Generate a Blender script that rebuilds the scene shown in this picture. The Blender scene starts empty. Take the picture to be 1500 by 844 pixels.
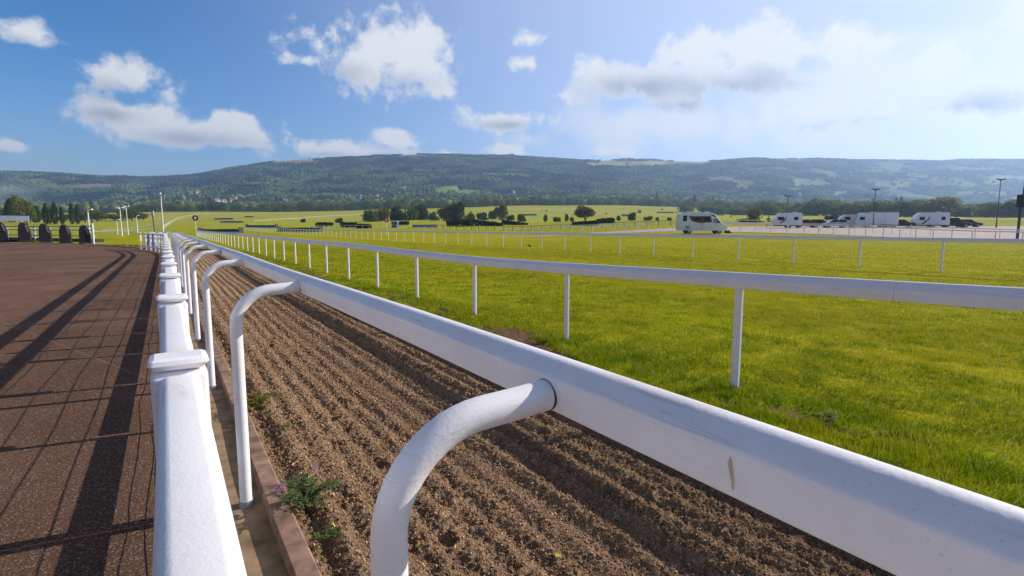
import bpy, math, random
import numpy as np
random.seed(7); RNG = np.random.default_rng(7)
S = bpy.context.scene
COL = S.collection
R = math.radians

# ------------------------------------------------------------------ camera facts
H, F, PITCH, TH = 1.64, 780.0, 0.113, 0.575
CP, SP, CT, ST = math.cos(PITCH), math.sin(PITCH), math.cos(TH), math.sin(TH)
HOR = 422 - F*math.tan(PITCH)
ND = np.array([CT, ST]); DD = np.array([-ST, CT])          # across / along the course

def W(p, t, z=0.0):            # course frame -> world
    return (p*CT - t*ST, p*ST + t*CT, z)
def off(t): return -np.maximum(0, np.asarray(t, float)-36)**2/105.       # the gallop and its fences bend left beyond 36 m
def WB(p, t, z=0.0): return W(p+float(off(t)), t, z)
def PT(x, y):                  # world -> course frame
    return x*CT + y*ST, -x*ST + y*CT

# ------------------------------------------------------------------ noise (numpy)
def _hash(ix, iy, seed):
    h = (ix.astype(np.int64)*374761393 + iy.astype(np.int64)*668265263 + seed*1442695041) & 0xffffffff
    h = ((h ^ (h >> 13))*1274126177) & 0xffffffff
    return ((h ^ (h >> 16)) & 0xffff)/65535.0
def vnoise(x, y, seed=0):
    x = np.asarray(x, float); y = np.asarray(y, float)
    ix = np.floor(x); iy = np.floor(y); fx = x-ix; fy = y-iy
    fx = fx*fx*(3-2*fx); fy = fy*fy*(3-2*fy)
    a = _hash(ix, iy, seed); b = _hash(ix+1, iy, seed); c = _hash(ix, iy+1, seed); d = _hash(ix+1, iy+1, seed)
    return (a*(1-fx)+b*fx)*(1-fy) + (c*(1-fx)+d*fx)*fy
def fbm(x, y, oct=4, seed=0):
    s = 0; a = .5; tot = 0
    for k in range(oct):
        s = s + a*vnoise(x*2**k, y*2**k, seed+k*17); tot += a; a *= .5
    return s/tot
def sstep(a, b, x):
    t = np.clip((x-a)/(b-a), 0, 1); return t*t*(3-2*t)

# ------------------------------------------------------------------ terrain
XC = [-900, 0, 150, 250, 450, 620, 760, 900, 1000, 1100, 1200, 1350, 1500, 2400]
YTOP = [312, 312, 312, 310.5, 310.5, 306, 301.5, 301, 304, 309, 311.5, 314, 315, 315]
YCR = {-900: 258, -300: 256, 0: 254, 80: 256, 160: 261, 230: 263, 300: 259, 340: 250, 390: 242, 440: 236, 520: 231, 600: 227, 680: 228.5, 750: 231.5,
       860: 235.5, 930: 237, 1000: 238, 1100: 234.5, 1200: 236, 1350: 237.5, 1500: 236, 2400: 238}
DN = np.array([0, 40, 50, 68, 97, 120, 150, 190, 235, 300, 350, 430, 550, 800, 1000, 1300, 1600, 2000, 2400, 2700, 3300, 5200.])
LEFT = {150: 0, 190: .1, 235: 1.7, 300: 3.3, 350: 4.9, 430: 7.6, 550: 12.3}
MID = {97: 0, 120: .15, 150: .6, 190: 1.7, 235: 3.2, 300: 5.0, 350: 6.7, 430: 9.6, 550: 14.5}
RIGHT = {50: 0, 68: .72, 97: 1.62, 120: 2.0, 150: 2.7, 190: 3.9, 235: 5.2, 300: 7.2, 350: 8.8, 430: 11.0, 550: 14.0}
def _row(tab, i):
    x = XC[i]; yt = YTOP[i]; yc = np.interp(x, list(YCR), list(YCR.values()))
    e800 = H + (HOR-yt)*800/F
    out = []
    g = {1300: .10, 1600: .28, 2000: .60, 2400: .88, 2700: 1.0}
    for D in DN:
        if D < 800: out.append(np.interp(D, [0]+list(tab)+[800], [0]+list(tab.values())+[e800]))
        elif D == 800: out.append(e800)
        elif D == 1000: out.append(e800 + 3)
        elif D in g:
            yy = (yt-2) + (yc-(yt-2))*g[D]; out.append(H + (HOR-yy)*D/F)
        elif D == 3300: out.append((H + (HOR-yc)*2700/F)*.96)
        else: out.append((H + (HOR-yc)*2700/F)*.5)
    return out
def _mix(a, b, f):
    ks = sorted(set(a) | set(b))
    return {k: (1-f)*np.interp(k, [0]+list(a), [0]+list(a.values())) + f*np.interp(k, [0]+list(b), [0]+list(b.values())) for k in ks}
TABS = [LEFT, LEFT, LEFT, LEFT, _mix(LEFT, MID, .5), MID, MID, _mix(MID, RIGHT, .6), RIGHT, RIGHT, RIGHT, RIGHT, RIGHT, RIGHT]
DG = np.concatenate([np.arange(0, 400, 4.), np.geomspace(400, 5200, 260)])
XG = np.arange(-900, 2401, 10.)
_E = np.array([_row(t, i) for i, t in enumerate(TABS)])
_E = np.array([np.interp(DG, DN, r) for r in _E])                      # cols x DG
_E = np.array([np.interp(XG, XC, _E[:, j]) for j in range(len(DG))])   # DG x XG
for j in range(len(DG)):                                               # crest follows its own outline
    if DG[j] > 1300:
        yc = np.interp(XG, list(YCR), list(YCR.values())); yo = np.interp(XG, XC, [np.interp(x, list(YCR), list(YCR.values())) for x in XC])
        _E[j] += (yo-yc)*2700/F*min(1, (DG[j]-1300)/1400)
k5 = np.array([1, 4, 6, 4, 1])/16.
for _ in range(3):
    _E = np.apply_along_axis(lambda r: np.convolve(np.pad(r, 2, 'edge'), k5, 'valid'), 1, _E)
    _E = np.apply_along_axis(lambda r: np.convolve(np.pad(r, 2, 'edge'), k5, 'valid'), 0, _E)
def pxcol(x, y):
    az = np.arctan2(x, y); az = np.clip(az, -1.12, 1.12)
    return 750 + F*np.tan(az)
def depth(x, y):
    az = np.arctan2(x, y); return np.hypot(x, y)*np.cos(np.clip(az, -1.12, 1.12))
def elev(x, y):
    x = np.asarray(x, float); y = np.asarray(y, float)
    c = np.clip(pxcol(x, y), -900, 2400); d = np.clip(depth(x, y), 0, 5190)
    i = np.clip(np.searchsorted(DG, d)-1, 0, len(DG)-2); fd = (d-DG[i])/(DG[i+1]-DG[i])
    j = np.clip(((c+900)/10).astype(int), 0, len(XG)-2); fc = (c+900)/10-j
    e = (_E[i, j]*(1-fc)+_E[i, j+1]*fc)*(1-fd) + (_E[i+1, j]*(1-fc)+_E[i+1, j+1]*fc)*fd
    far = sstep(900, 1600, d)
    e = e + far*((fbm(x/190, y/260, 3, 5)-.5)*64*sstep(900, 1500, d)*(1-.75*sstep(2300, 2700, d)) + (fbm(x/70, y/70, 3, 9)-.5)*7)
    e = e + sstep(200, 420, d)*(1-far)*(fbm(x/60, y/60, 2, 3)-.5)*1.2
    return e
def el1(x, y): return float(elev(np.array([x]), np.array([y]))[0])
def hit(px, py):                 # where the sight line of a photo pixel meets the ground
    u = (px-750)/F; v = (py-422)/F
    Yr = CP - SP*v; Dr = SP + CP*v
    k = np.concatenate([np.arange(2, 300, .5), np.arange(300, 5000, 2.)])
    z = H - k*Dr; g = elev(u*k, Yr*k)
    w = np.nonzero(g >= z)[0]
    if len(w) == 0: kk = 800.
    else:
        a = w[0]; b = max(a-1, 0); f = (z[b]-g[b])/max((z[b]-g[b])-(z[a]-g[a]), 1e-9); kk = k[b]+(k[a]-k[b])*f
    return (u*kk, Yr*kk, el1(u*kk, Yr*kk), kk)

# ------------------------------------------------------------------ object helpers
def tag(o, label=None, cat=None, group=None, kind=None):
    if label: o['label'] = label
    if cat: o['category'] = cat
    if group: o['group'] = group
    if kind: o['kind'] = kind
    return o
def empty(name, loc=(0, 0, 0), rz=0):
    o = bpy.data.objects.new(name, None); o.empty_display_size = .2
    o.location = loc; o.rotation_euler = (0, 0, rz); COL.objects.link(o); return o
def copy_tree(o, parent=None):
    c = o.copy(); COL.objects.link(c); c.parent = parent
    for ch in o.children: copy_tree(ch, c)
    return c
class MB:
    def __init__(s): s.v = []; s.f = []
    def add(s, vs, fs):
        n = len(s.v); s.v += [tuple(map(float, q)) for q in vs]; s.f += [tuple(i+n for i in q) for q in fs]
    def box(s, x0, x1, y0, y1, z0, z1, bev=0):
        if bev <= 0:
            s.add([(x0,y0,z0),(x1,y0,z0),(x1,y1,z0),(x0,y1,z0),(x0,y0,z1),(x1,y0,z1),(x1,y1,z1),(x0,y1,z1)],
                  [(0,3,2,1),(4,5,6,7),(0,1,5,4),(1,2,6,5),(2,3,7,6),(3,0,4,7)]); return
        b = bev; rings = []
        for (z, i) in ((z0, b), (z0+b, 0), (z1-b, 0), (z1-b*.3, b*.3), (z1, b)):
            pts = []
            for cx, cy, a0 in ((x1-b, y1-b, 0), (x0+b, y1-b, 90), (x0+b, y0+b, 180), (x1-b, y0+b, 270)):
                for a in (0, 30, 60, 90):
                    r = max(b-i, 0.0005); pts.append((cx+r*math.cos(R(a0+a)), cy+r*math.sin(R(a0+a)), z))
            rings.append(pts)
        n = 16; vs = [p for r in rings for p in r]; fs = []
        for k in range(len(rings)-1):
            for j in range(n): fs.append((k*n+j, k*n+(j+1) % n, (k+1)*n+(j+1) % n, (k+1)*n+j))
        fs.append(tuple(range(n-1, -1, -1))); fs.append(tuple(range((len(rings)-1)*n, len(rings)*n)))
        s.add(vs, fs)
    def tube(s, pts, rad, n=8, cap=True):
        pts = [np.array(p, float) for p in pts]; m = len(pts)
        rads = rad if hasattr(rad, '__len__') else [rad]*m
        vs = []; up = None
        for i in range(m):
            t = pts[min(i+1, m-1)]-pts[max(i-1, 0)]; t /= np.linalg.norm(t)+1e-12
            if up is None: up = np.array([0, 0, 1.]) if abs(t[2]) < .9 else np.array([1., 0, 0])
            a = np.cross(t, up); a /= np.linalg.norm(a)+1e-12; b = np.cross(a, t); up = b
            for j in range(n):
                an = 2*math.pi*j/n; vs.append(pts[i]+rads[i]*(a*math.cos(an)+b*math.sin(an)))
        fs = [(i*n+j, i*n+(j+1) % n, (i+1)*n+(j+1) % n, (i+1)*n+j) for i in range(m-1) for j in range(n)]
        if cap: fs += [tuple(range(n-1, -1, -1)), tuple(range((m-1)*n, m*n))]
        s.add(vs, fs)
    def sweep(s, path, prof, cap=True):
        """prof: closed list of (side, up); path: 3-D points; side = to the right of travel"""
        path = [np.array(p, float) for p in path]; m = len(path); n = len(prof); vs = []
        for i in range(m):
            t = path[min(i+1, m-1)]-path[max(i-1, 0)]; t[2] = 0; t /= np.linalg.norm(t)+1e-12
            r = np.array([t[1], -t[0], 0])
            for a, b in prof: vs.append(path[i]+r*a+np.array([0, 0, b]))
        fs = [(i*n+j, (i+1)*n+j, (i+1)*n+(j+1) % n, i*n+(j+1) % n) for i in range(m-1) for j in range(n)]
        if cap: fs += [tuple(range(n)), tuple(range(m*n-1, (m-1)*n-1, -1))]
        s.add(vs, fs)
    def extrude(s, prof, y0, y1, inset=0):
        """prof: (x,z) polygon, extruded along y"""
        n = len(prof); cx = sum(p[0] for p in prof)/n; cz = sum(p[1] for p in prof)/n
        def ring(y, k): return [(cx+(p[0]-cx)*k, y, cz+(p[1]-cz)*k) for p in prof]
        rs = [ring(y0, 1-inset), ring(y0+inset*1.2, 1), ring(y1-inset*1.2, 1), ring(y1, 1-inset)] if inset else [ring(y0, 1), ring(y1, 1)]
        vs = [p for r in rs for p in r]; m = len(rs)
        fs = [(i*n+j, i*n+(j+1) % n, (i+1)*n+(j+1) % n, (i+1)*n+j) for i in range(m-1) for j in range(n)]
        fs += [tuple(range(n-1, -1, -1)), tuple(range((m-1)*n, m*n))]
        s.add(vs, fs)
    def build(s, name, mat, parent=None, smooth=False, angle=None):
        me = bpy.data.meshes.new(name); me.from_pydata(s.v, [], s.f); me.materials.append(mat)
        if smooth:
            me.polygons.foreach_set('use_smooth', [True]*len(me.polygons))
        me.update()
        if smooth: 
            try: me.set_sharp_from_angle(angle=R(angle or 40))
            except Exception: pass
        o = bpy.data.objects.new(name, me); COL.objects.link(o); o.parent = parent; return o
def np_mesh(name, V, Fc, mat, col=None, smooth=False, parent=None):
    V = np.ascontiguousarray(V, np.float32); Fc = np.ascontiguousarray(Fc, np.int32); k = Fc.shape[1]
    me = bpy.data.meshes.new(name)
    me.vertices.add(len(V)); me.vertices.foreach_set('co', V.ravel())
    me.loops.add(Fc.size); me.loops.foreach_set('vertex_index', Fc.ravel())
    me.polygons.add(len(Fc)); me.polygons.foreach_set('loop_start', np.arange(0, Fc.size, k, dtype=np.int32))
    try: me.polygons.foreach_set('loop_total', np.full(len(Fc), k, np.int32))
    except Exception: pass
    if smooth: me.polygons.foreach_set('use_smooth', np.ones(len(Fc), bool))
    me.update(calc_edges=True)
    if col is not None:
        a = me.color_attributes.new('tint', 'FLOAT_COLOR', 'POINT')
        c = np.ones((len(V), 4), np.float32); c[:, :3] = col; a.data.foreach_set('color', c.ravel())
    me.materials.append(mat)
    o = bpy.data.objects.new(name, me); COL.objects.link(o); o.parent = parent; return o
def grid_faces(nr, nc):
    i = np.arange(nr-1)[:, None]*nc + np.arange(nc-1)[None, :]
    return np.stack([i, i+1, i+nc+1, i+nc], -1).reshape(-1, 4)

# ------------------------------------------------------------------ materials
def mat(name):
    m = bpy.data.materials.new(name); m.use_nodes = True; nt = m.node_tree
    b = nt.nodes['Principled BSDF']; return m, nt, b
def N(nt, t, **kw):
    n = nt.nodes.new(t)
    for k, v in kw.items():
        if k.startswith('i_'): n.inputs[k[2:].replace('_', ' ')].default_value = v
        else: setattr(n, k, v)
    return n
def plain(name, c, rough=.6, metal=0, var=.12, scale=6, bump=0):
    m, nt, b = mat(name); L = nt.links
    tc = N(nt, 'ShaderNodeTexCoord'); n = N(nt, 'ShaderNodeTexNoise', i_Scale=scale, i_Detail=6.); L.new(tc.outputs['Object'], n.inputs['Vector'])
    r = N(nt, 'ShaderNodeValToRGB'); r.color_ramp.elements[0].position = .3; r.color_ramp.elements[1].position = .7
    r.color_ramp.elements[0].color = [x*(1-var) for x in c]+[1]; r.color_ramp.elements[1].color = [min(1, x*(1+var)) for x in c]+[1]
    L.new(n.outputs['Fac'], r.inputs['Fac']); L.new(r.outputs['Color'], b.inputs['Base Color'])
    b.inputs['Roughness'].default_value = rough; b.inputs['Metallic'].default_value = metal
    if bump:
        bp = N(nt, 'ShaderNodeBump', i_Strength=bump, i_Distance=.01); L.new(n.outputs['Fac'], bp.inputs['Height']); L.new(bp.outputs['Normal'], b.inputs['Normal'])
    return m
def white_paint(name, base, grime=.5, streaks=True):
    m, nt, b = mat(name); L = nt.links
    tc = N(nt, 'ShaderNodeTexCoord')
    mp = N(nt, 'ShaderNodeMapping'); mp.inputs['Rotation'].default_value = (0, 0, -TH); L.new(tc.outputs['Object'], mp.inputs['Vector'])
    n1 = N(nt, 'ShaderNodeTexNoise', i_Scale=2.2, i_Detail=8., i_Roughness=.65); L.new(mp.outputs[0], n1.inputs['Vector'])
    ms = N(nt, 'ShaderNodeMapping'); ms.inputs['Scale'].default_value = (6, 2.2, 60); L.new(mp.outputs[0], ms.inputs['Vector'])
    n2 = N(nt, 'ShaderNodeTexNoise', i_Scale=1.0, i_Detail=5., i_Distortion=1.6); L.new(ms.outputs[0], n2.inputs['Vector'])
    n3 = N(nt, 'ShaderNodeTexNoise', i_Scale=140., i_Detail=2.); L.new(mp.outputs[0], n3.inputs['Vector'])
    r1 = N(nt, 'ShaderNodeMapRange'); r1.inputs[1].default_value = .45; r1.inputs[2].default_value = .75; r1.inputs[4].default_value = .22*grime; L.new(n1.outputs['Fac'], r1.inputs[0])
    r2 = N(nt, 'ShaderNodeMapRange'); r2.inputs[1].default_value = .60; r2.inputs[2].default_value = .70; r2.inputs[4].default_value = .34*grime; L.new(n2.outputs['Fac'], r2.inputs[0])
    r3 = N(nt, 'ShaderNodeMapRange'); r3.inputs[1].default_value = .66; r3.inputs[2].default_value = .72; r3.inputs[4].default_value = .3*grime; L.new(n3.outputs['Fac'], r3.inputs[0])
    a = N(nt, 'ShaderNodeMath', operation='MAXIMUM'); L.new(r1.outputs[0], a.inputs[0]); L.new(r2.outputs[0], a.inputs[1])
    a2 = N(nt, 'ShaderNodeMath', operation='MAXIMUM'); L.new(a.outputs[0], a2.inputs[0]); L.new(r3.outputs[0], a2.inputs[1])
    mx = N(nt, 'ShaderNodeMix', data_type='RGBA'); mx.inputs[6].default_value = (*base, 1); mx.inputs[7].default_value = (.36, .24, .15, 1)
    L.new(a2.outputs[0], mx.inputs[0]); L.new(mx.outputs[2], b.inputs['Base Color'])
    b.inputs['Roughness'].default_value = .42
    bp = N(nt, 'ShaderNodeBump', i_Strength=.3, i_Distance=.002); L.new(n3.outputs['Fac'], bp.inputs['Height']); L.new(bp.outputs['Normal'], b.inputs['Normal'])
    return m
def tinted(name, rough=.9, translucent=0., noise=0., nscale=1., bump=0., bscale=1., bdist=.05):
    m, nt, b = mat(name); L = nt.links
    at = N(nt, 'ShaderNodeAttribute', attribute_name='tint'); src = at.outputs['Color']
    tc = N(nt, 'ShaderNodeTexCoord')
    if noise:
        n = N(nt, 'ShaderNodeTexNoise', i_Scale=nscale, i_Detail=8., i_Roughness=.65); L.new(tc.outputs['Object'], n.inputs['Vector'])
        r = N(nt, 'ShaderNodeMapRange'); r.inputs[1].default_value = .3; r.inputs[2].default_value = .7; r.inputs[3].default_value = 1-noise; r.inputs[4].default_value = 1+noise
        L.new(n.outputs['Fac'], r.inputs[0])
        v = N(nt, 'ShaderNodeVectorMath', operation='SCALE'); L.new(src, v.inputs[0]); L.new(r.outputs[0], v.inputs['Scale']); src = v.outputs[0]
    L.new(src, b.inputs['Base Color']); b.inputs['Roughness'].default_value = rough
    b.inputs['Specular IOR Level'].default_value = .03
    if bump:
        n = N(nt, 'ShaderNodeTexNoise', i_Scale=bscale, i_Detail=6., i_Roughness=.7); L.new(tc.outputs['Object'], n.inputs['Vector'])
        bp = N(nt, 'ShaderNodeBump', i_Strength=bump, i_Distance=bdist); L.new(n.outputs['Fac'], bp.inputs['Height']); L.new(bp.outputs['Normal'], b.inputs['Normal'])
    if translucent:
        tr = N(nt, 'ShaderNodeBsdfTranslucent'); L.new(src, tr.inputs['Color'])
        mx = N(nt, 'ShaderNodeMixShader'); mx.inputs[0].default_value = translucent
        L.new(b.outputs[0], mx.inputs[1]); L.new(tr.outputs[0], mx.inputs[2]); L.new(mx.outputs[0], nt.nodes['Material Output'].inputs['Surface'])
    return m

WHITE = white_paint('white_painted_plastic', (.86, .83, .84), .8)
WHITE2 = white_paint('white_rail_plastic', (.84, .81, .82), .6)
WIRE = plain('galvanised_wire', (.3, .3, .3), .45, .6)
DARKGAP = plain('dark_rubber', (.03, .03, .035), .7)
LEAF = tinted('leaf_foliage', .75, .45)
BLADE = tinted('grass_blade', .55, .5)
BARK = plain('bark', (.10, .075, .055), .9)
TYRE = plain('tyre_rubber', (.02, .02, .02), .8)
RIM = plain('wheel_rim', (.45, .45, .46), .35, .7)
GLASSD = plain('dark_window_glass', (.02, .022, .03), .08)
GLASSB = plain('windscreen_glass', (.18, .34, .42), .08)
VANW = plain('white_vehicle_paint', (.74, .74, .78), .3, var=.03)
VANP = plain('pinkish_white_vehicle_paint', (.70, .60, .58), .35, var=.03)
ALU = plain('silver_car_paint', (.42, .45, .50), .3, .4, var=.04)
REDC = plain('dark_red_car_paint', (.12, .02, .02), .3, var=.05)
DARKC = plain('dark_car_paint', (.02, .03, .035), .25, var=.05)
BLACK = plain('black_metal', (.03, .03, .035), .5)
DECAL = plain('dark_brown_decal', (.09, .03, .03), .5)
REDM = plain('red_sign_paint', (.45, .03, .02), .5)
GREYM = plain('grey_galvanised', (.35, .38, .40), .5, .3)
CLOTH = plain('black_tarpaulin', (.012, .009, .010), .75, var=.3, bump=.5)
PURP = plain('pale_grey_board', (.45, .47, .58), .6)
BLUE = plain('blue_paint', (.04, .10, .30), .5)

# asphalt
m, nt, b = mat('red_brown_asphalt'); L = nt.links; TARMAC = m
tc = N(nt, 'ShaderNodeTexCoord')
n1 = N(nt, 'ShaderNodeTexNoise', i_Scale=.5, i_Detail=6.); n2 = N(nt, 'ShaderNodeTexVoronoi', i_Scale=120.); n3 = N(nt, 'ShaderNodeTexNoise', i_Scale=60., i_Detail=5., i_Roughness=.8)
for n in (n1, n2, n3): L.new(tc.outputs['Object'], n.inputs['Vector'])
r1 = N(nt, 'ShaderNodeValToRGB'); e = r1.color_ramp.elements; e[0].position = .3; e[1].position = .72
e[0].color = (.115, .062, .040, 1); e[1].color = (.185, .102, .068, 1); L.new(n1.outputs['Fac'], r1.inputs['Fac'])
r3 = N(nt, 'ShaderNodeMapRange'); r3.inputs[1].default_value = .35; r3.inputs[2].default_value = .68; r3.inputs[3].default_value = .35; r3.inputs[4].default_value = 1.75; L.new(n3.outputs['Fac'], r3.inputs[0])
v = N(nt, 'ShaderNodeVectorMath', operation='SCALE'); L.new(r1.outputs[0], v.inputs[0]); L.new(r3.outputs[0], v.inputs['Scale'])
n6 = N(nt, 'ShaderNodeTexNoise', i_Scale=.13, i_Detail=7., i_Roughness=.7, i_Distortion=1.2); L.new(tc.outputs['Object'], n6.inputs['Vector'])
r6 = N(nt, 'ShaderNodeMapRange'); r6.inputs[1].default_value = .42; r6.inputs[2].default_value = .62; r6.inputs[3].default_value = .78; r6.inputs[4].default_value = 1.22; L.new(n6.outputs['Fac'], r6.inputs[0])
v6 = N(nt, 'ShaderNodeVectorMath', operation='SCALE'); L.new(v.outputs[0], v6.inputs[0]); L.new(r6.outputs[0], v6.inputs['Scale'])
br = N(nt, 'ShaderNodeTexBrick', offset=.5); br.inputs['Scale'].default_value = 1.0; br.inputs['Brick Width'].default_value = 60.; br.inputs['Row Height'].default_value = 3.4; br.inputs['Mortar Size'].default_value = .018; br.inputs['Mortar Smooth'].default_value = .3
mpb = N(nt, 'ShaderNodeMapping'); mpb.inputs['Rotation'].default_value = (0, 0, .62); mpb.inputs['Location'].default_value = (3., 1.1, 0); L.new(tc.outputs['Object'], mpb.inputs[0]); L.new(mpb.outputs[0], br.inputs['Vector'])
mb6 = N(nt, 'ShaderNodeMix', data_type='RGBA'); mb6.inputs[7].default_value = (.23, .15, .11, 1)
q6 = N(nt, 'ShaderNodeMath', operation='MULTIPLY'); q6.inputs[1].default_value = .45; L.new(br.outputs['Fac'], q6.inputs[0]); L.new(q6.outputs[0], mb6.inputs[0]); L.new(v6.outputs[0], mb6.inputs[6]); v = mb6
sp = N(nt, 'ShaderNodeMapRange'); sp.inputs[1].default_value = .86; sp.inputs[2].default_value = .93; sp.inputs[4].default_value = .45
sc = N(nt, 'ShaderNodeSeparateColor'); L.new(n2.outputs['Color'], sc.inputs[0]); L.new(sc.outputs[0], sp.inputs[0])
mx = N(nt, 'ShaderNodeMix', data_type='RGBA'); mx.inputs[7].default_value = (.42, .34, .30, 1); L.new(sp.outputs[0], mx.inputs[0]); L.new(v.outputs[2], mx.inputs[6])
L.new(mx.outputs[2], b.inputs['Base Color']); b.inputs['Roughness'].default_value = .95; b.inputs['Specular IOR Level'].default_value = .04
bp = N(nt, 'ShaderNodeBump', i_Strength=.8, i_Distance=.004); L.new(n2.outputs['Distance'], bp.inputs['Height'])
bp2 = N(nt, 'ShaderNodeBump', i_Strength=.7, i_Distance=.01); L.new(n3.outputs['Fac'], bp2.inputs['Height']); L.new(bp.outputs[0], bp2.inputs['Normal']); L.new(bp2.outputs[0], b.inputs['Normal'])

# sand
m, nt, b = mat('harrowed_sand'); L = nt.links; SAND = m
tc = N(nt, 'ShaderNodeTexCoord'); at = N(nt, 'ShaderNodeAttribute', attribute_name='tint')
n1 = N(nt, 'ShaderNodeTexNoise', i_Scale=42., i_Detail=7., i_Roughness=.8); n2 = N(nt, 'ShaderNodeTexNoise', i_Scale=190., i_Detail=3.)
for n in (n1, n2): L.new(tc.outputs['Object'], n.inputs['Vector'])
r = N(nt, 'ShaderNodeMapRange'); r.inputs[1].default_value = .3; r.inputs[2].default_value = .7; r.inputs[3].default_value = .30; r.inputs[4].default_value = 1.75; L.new(n1.outputs['Fac'], r.inputs[0])
v = N(nt, 'ShaderNodeVectorMath', operation='SCALE'); L.new(at.outputs['Color'], v.inputs[0]); L.new(r.outputs[0], v.inputs['Scale'])
r2 = N(nt, 'ShaderNodeMapRange'); r2.inputs[1].default_value = .68; r2.inputs[2].default_value = .73; r2.inputs[4].default_value = .7; L.new(n2.outputs['Fac'], r2.inputs[0])
mx = N(nt, 'ShaderNodeMix', data_type='RGBA'); mx.inputs[7].default_value = (.5, .38, .27, 1); L.new(r2.outputs[0], mx.inputs[0]); L.new(v.outputs[0], mx.inputs[6])
L.new(mx.outputs[2], b.inputs['Base Color']); b.inputs['Roughness'].default_value = 1; b.inputs['Specular IOR Level'].default_value = .0
bp = N(nt, 'ShaderNodeBump', i_Strength=1., i_Distance=.022); L.new(n1.outputs['Fac'], bp.inputs['Height'])
vo = N(nt, 'ShaderNodeTexVoronoi', i_Scale=95., i_Randomness=1.); L.new(tc.outputs['Object'], vo.inputs['Vector'])
bq = N(nt, 'ShaderNodeBump', i_Strength=.9, i_Distance=.008); bq.invert = True; L.new(vo.outputs['Distance'], bq.inputs['Height']); L.new(bp.outputs[0], bq.inputs['Normal']); L.new(bq.outputs[0], b.inputs['Normal'])

CONC = plain('mossy_concrete', (.24, .155, .085), .95, var=.45, scale=7, bump=.6)
KERBM = plain('weathered_red_brown_kerb', (.24, .14, .095), .9, var=.5, scale=9, bump=.6)
GROUND = tinted('meadow_ground', .95, 0, .30, 1.6, .6, 5., .10)
CARPARK = plain('pale_gravel', (.40, .31, .27), .95, var=.18, scale=1.2, bump=.4)

# ------------------------------------------------------------------ land cover of the far hills
FIELDS = [ # cx, cy, rx, ry (photo pixels, where they lie on the slope), colour, wobble
 (438, 238.5, 36, 3.0, (.34, .25, .12)), (610, 231, 26, 1.6, (.24, .17, .09)), (925, 242, 62, 4.2, (.36, .31, .13)), (1010, 241, 40, 2.5, (.22, .22, .09)),
 (655, 280, 24, 7, (.17, .24, .035)), (684, 283, 26, 4, (.15, .22, .04)), (598, 277, 12, 3, (.30, .25, .08)), (560, 279, 22, 2.2, (.20, .24, .05)),
 (390, 271, 22, 3, (.10, .17, .04)), (370, 277, 20, 1.6, (.11, .17, .03)), (467, 287, 16, 2.4, (.14, .21, .04)), (60, 266, 24, 3, (.20, .18, .09)), (100, 274, 34, 5, (.10, .15, .05)),
 (150, 275, 30, 4, (.22, .18, .10)), (36, 267, 12, 1.6, (.24, .18, .10)), (190, 273, 10, 1.6, (.24, .18, .10)), (500, 262, 18, 2, (.09, .15, .04)),
 (740, 258, 40, 3, (.10, .16, .05)), (620, 258, 30, 2.5, (.11, .17, .05)), (770, 290, 26, 2.0, (.10, .17, .05)), (840, 286, 30, 2, (.10, .18, .05)),
 (1180, 269, 26, 7, (.22, .28, .08)), (1165, 280, 16, 2.5, (.20, .26, .07)), (1225, 285, 14, 4, (.20, .27, .07)), (1060, 282, 16, 2.5, (.18, .25, .06)),
 (995, 292, 26, 3, (.16, .24, .05)), (1300, 272, 26, 6, (.22, .25, .09)), (1350, 262, 34, 3, (.24, .24, .11)), (1445, 268, 16, 7, (.26, .32, .10)), (1475, 262, 30, 4, (.22, .26, .09)),
 (1430, 284, 40, 3, (.20, .26, .08)), (1240, 254, 40, 2.5, (.24, .22, .10)), (1120, 250, 36, 2.5, (.20, .20, .09)), (1400, 250, 50, 2.5, (.20, .20, .10)), (1070, 262, 30, 2, (.18, .21, .08)),
 (1320, 288, 30, 2.5, (.19, .26, .07)), (1500, 292, 40, 2.5, (.19, .26, .07)), (1370, 274, 20, 2.4, (.24, .28, .11)), (1140, 290, 20, 2, (.17, .24, .06)), (1600, 270, 60, 6, (.2, .25, .08))]
def landcover(x, y, e):
    d = depth(x, y); px = pxcol(x, y); py = HOR - (e-H)/np.maximum(d, 1)*F
    f1 = fbm(x/26, y/26, 4, 31)[:, None]; f2 = fbm(x/160, y/160, 3, 41)[:, None]
    c = np.array([[.030, .050, .020]])*(.6+.9*f1) + np.zeros((len(x), 3))
    isf = np.zeros(len(x))
    wob = (fbm(x/55, y/55, 3, 77)-.5)
    for cx, cy, rx, ry, fc in FIELDS:
        q = np.maximum(abs(px-cx)/rx, abs(py-cy)/ry)*.55 + np.hypot((px-cx)/rx, (py-cy)/ry)*.45 + wob*.9
        w = (1-sstep(.9, 1.0, q))*(d > 1050)
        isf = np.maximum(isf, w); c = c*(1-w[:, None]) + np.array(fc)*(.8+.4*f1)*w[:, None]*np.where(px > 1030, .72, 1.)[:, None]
    # patchwork of hedged fields on the right-hand slopes
    cell = vnoise(np.floor(x/120+wob*.8), np.floor(y/170+wob), 55)
    w = ((cell > .82) & (px > 1000) & (d > 1350)).astype(float)*(1-isf)
    isf = np.maximum(isf, w); c = c*(1-w[:, None]) + np.array([.11, .14, .05])*(.7+.6*f2)*w[:, None]
    return c, isf, px, py, d
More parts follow.
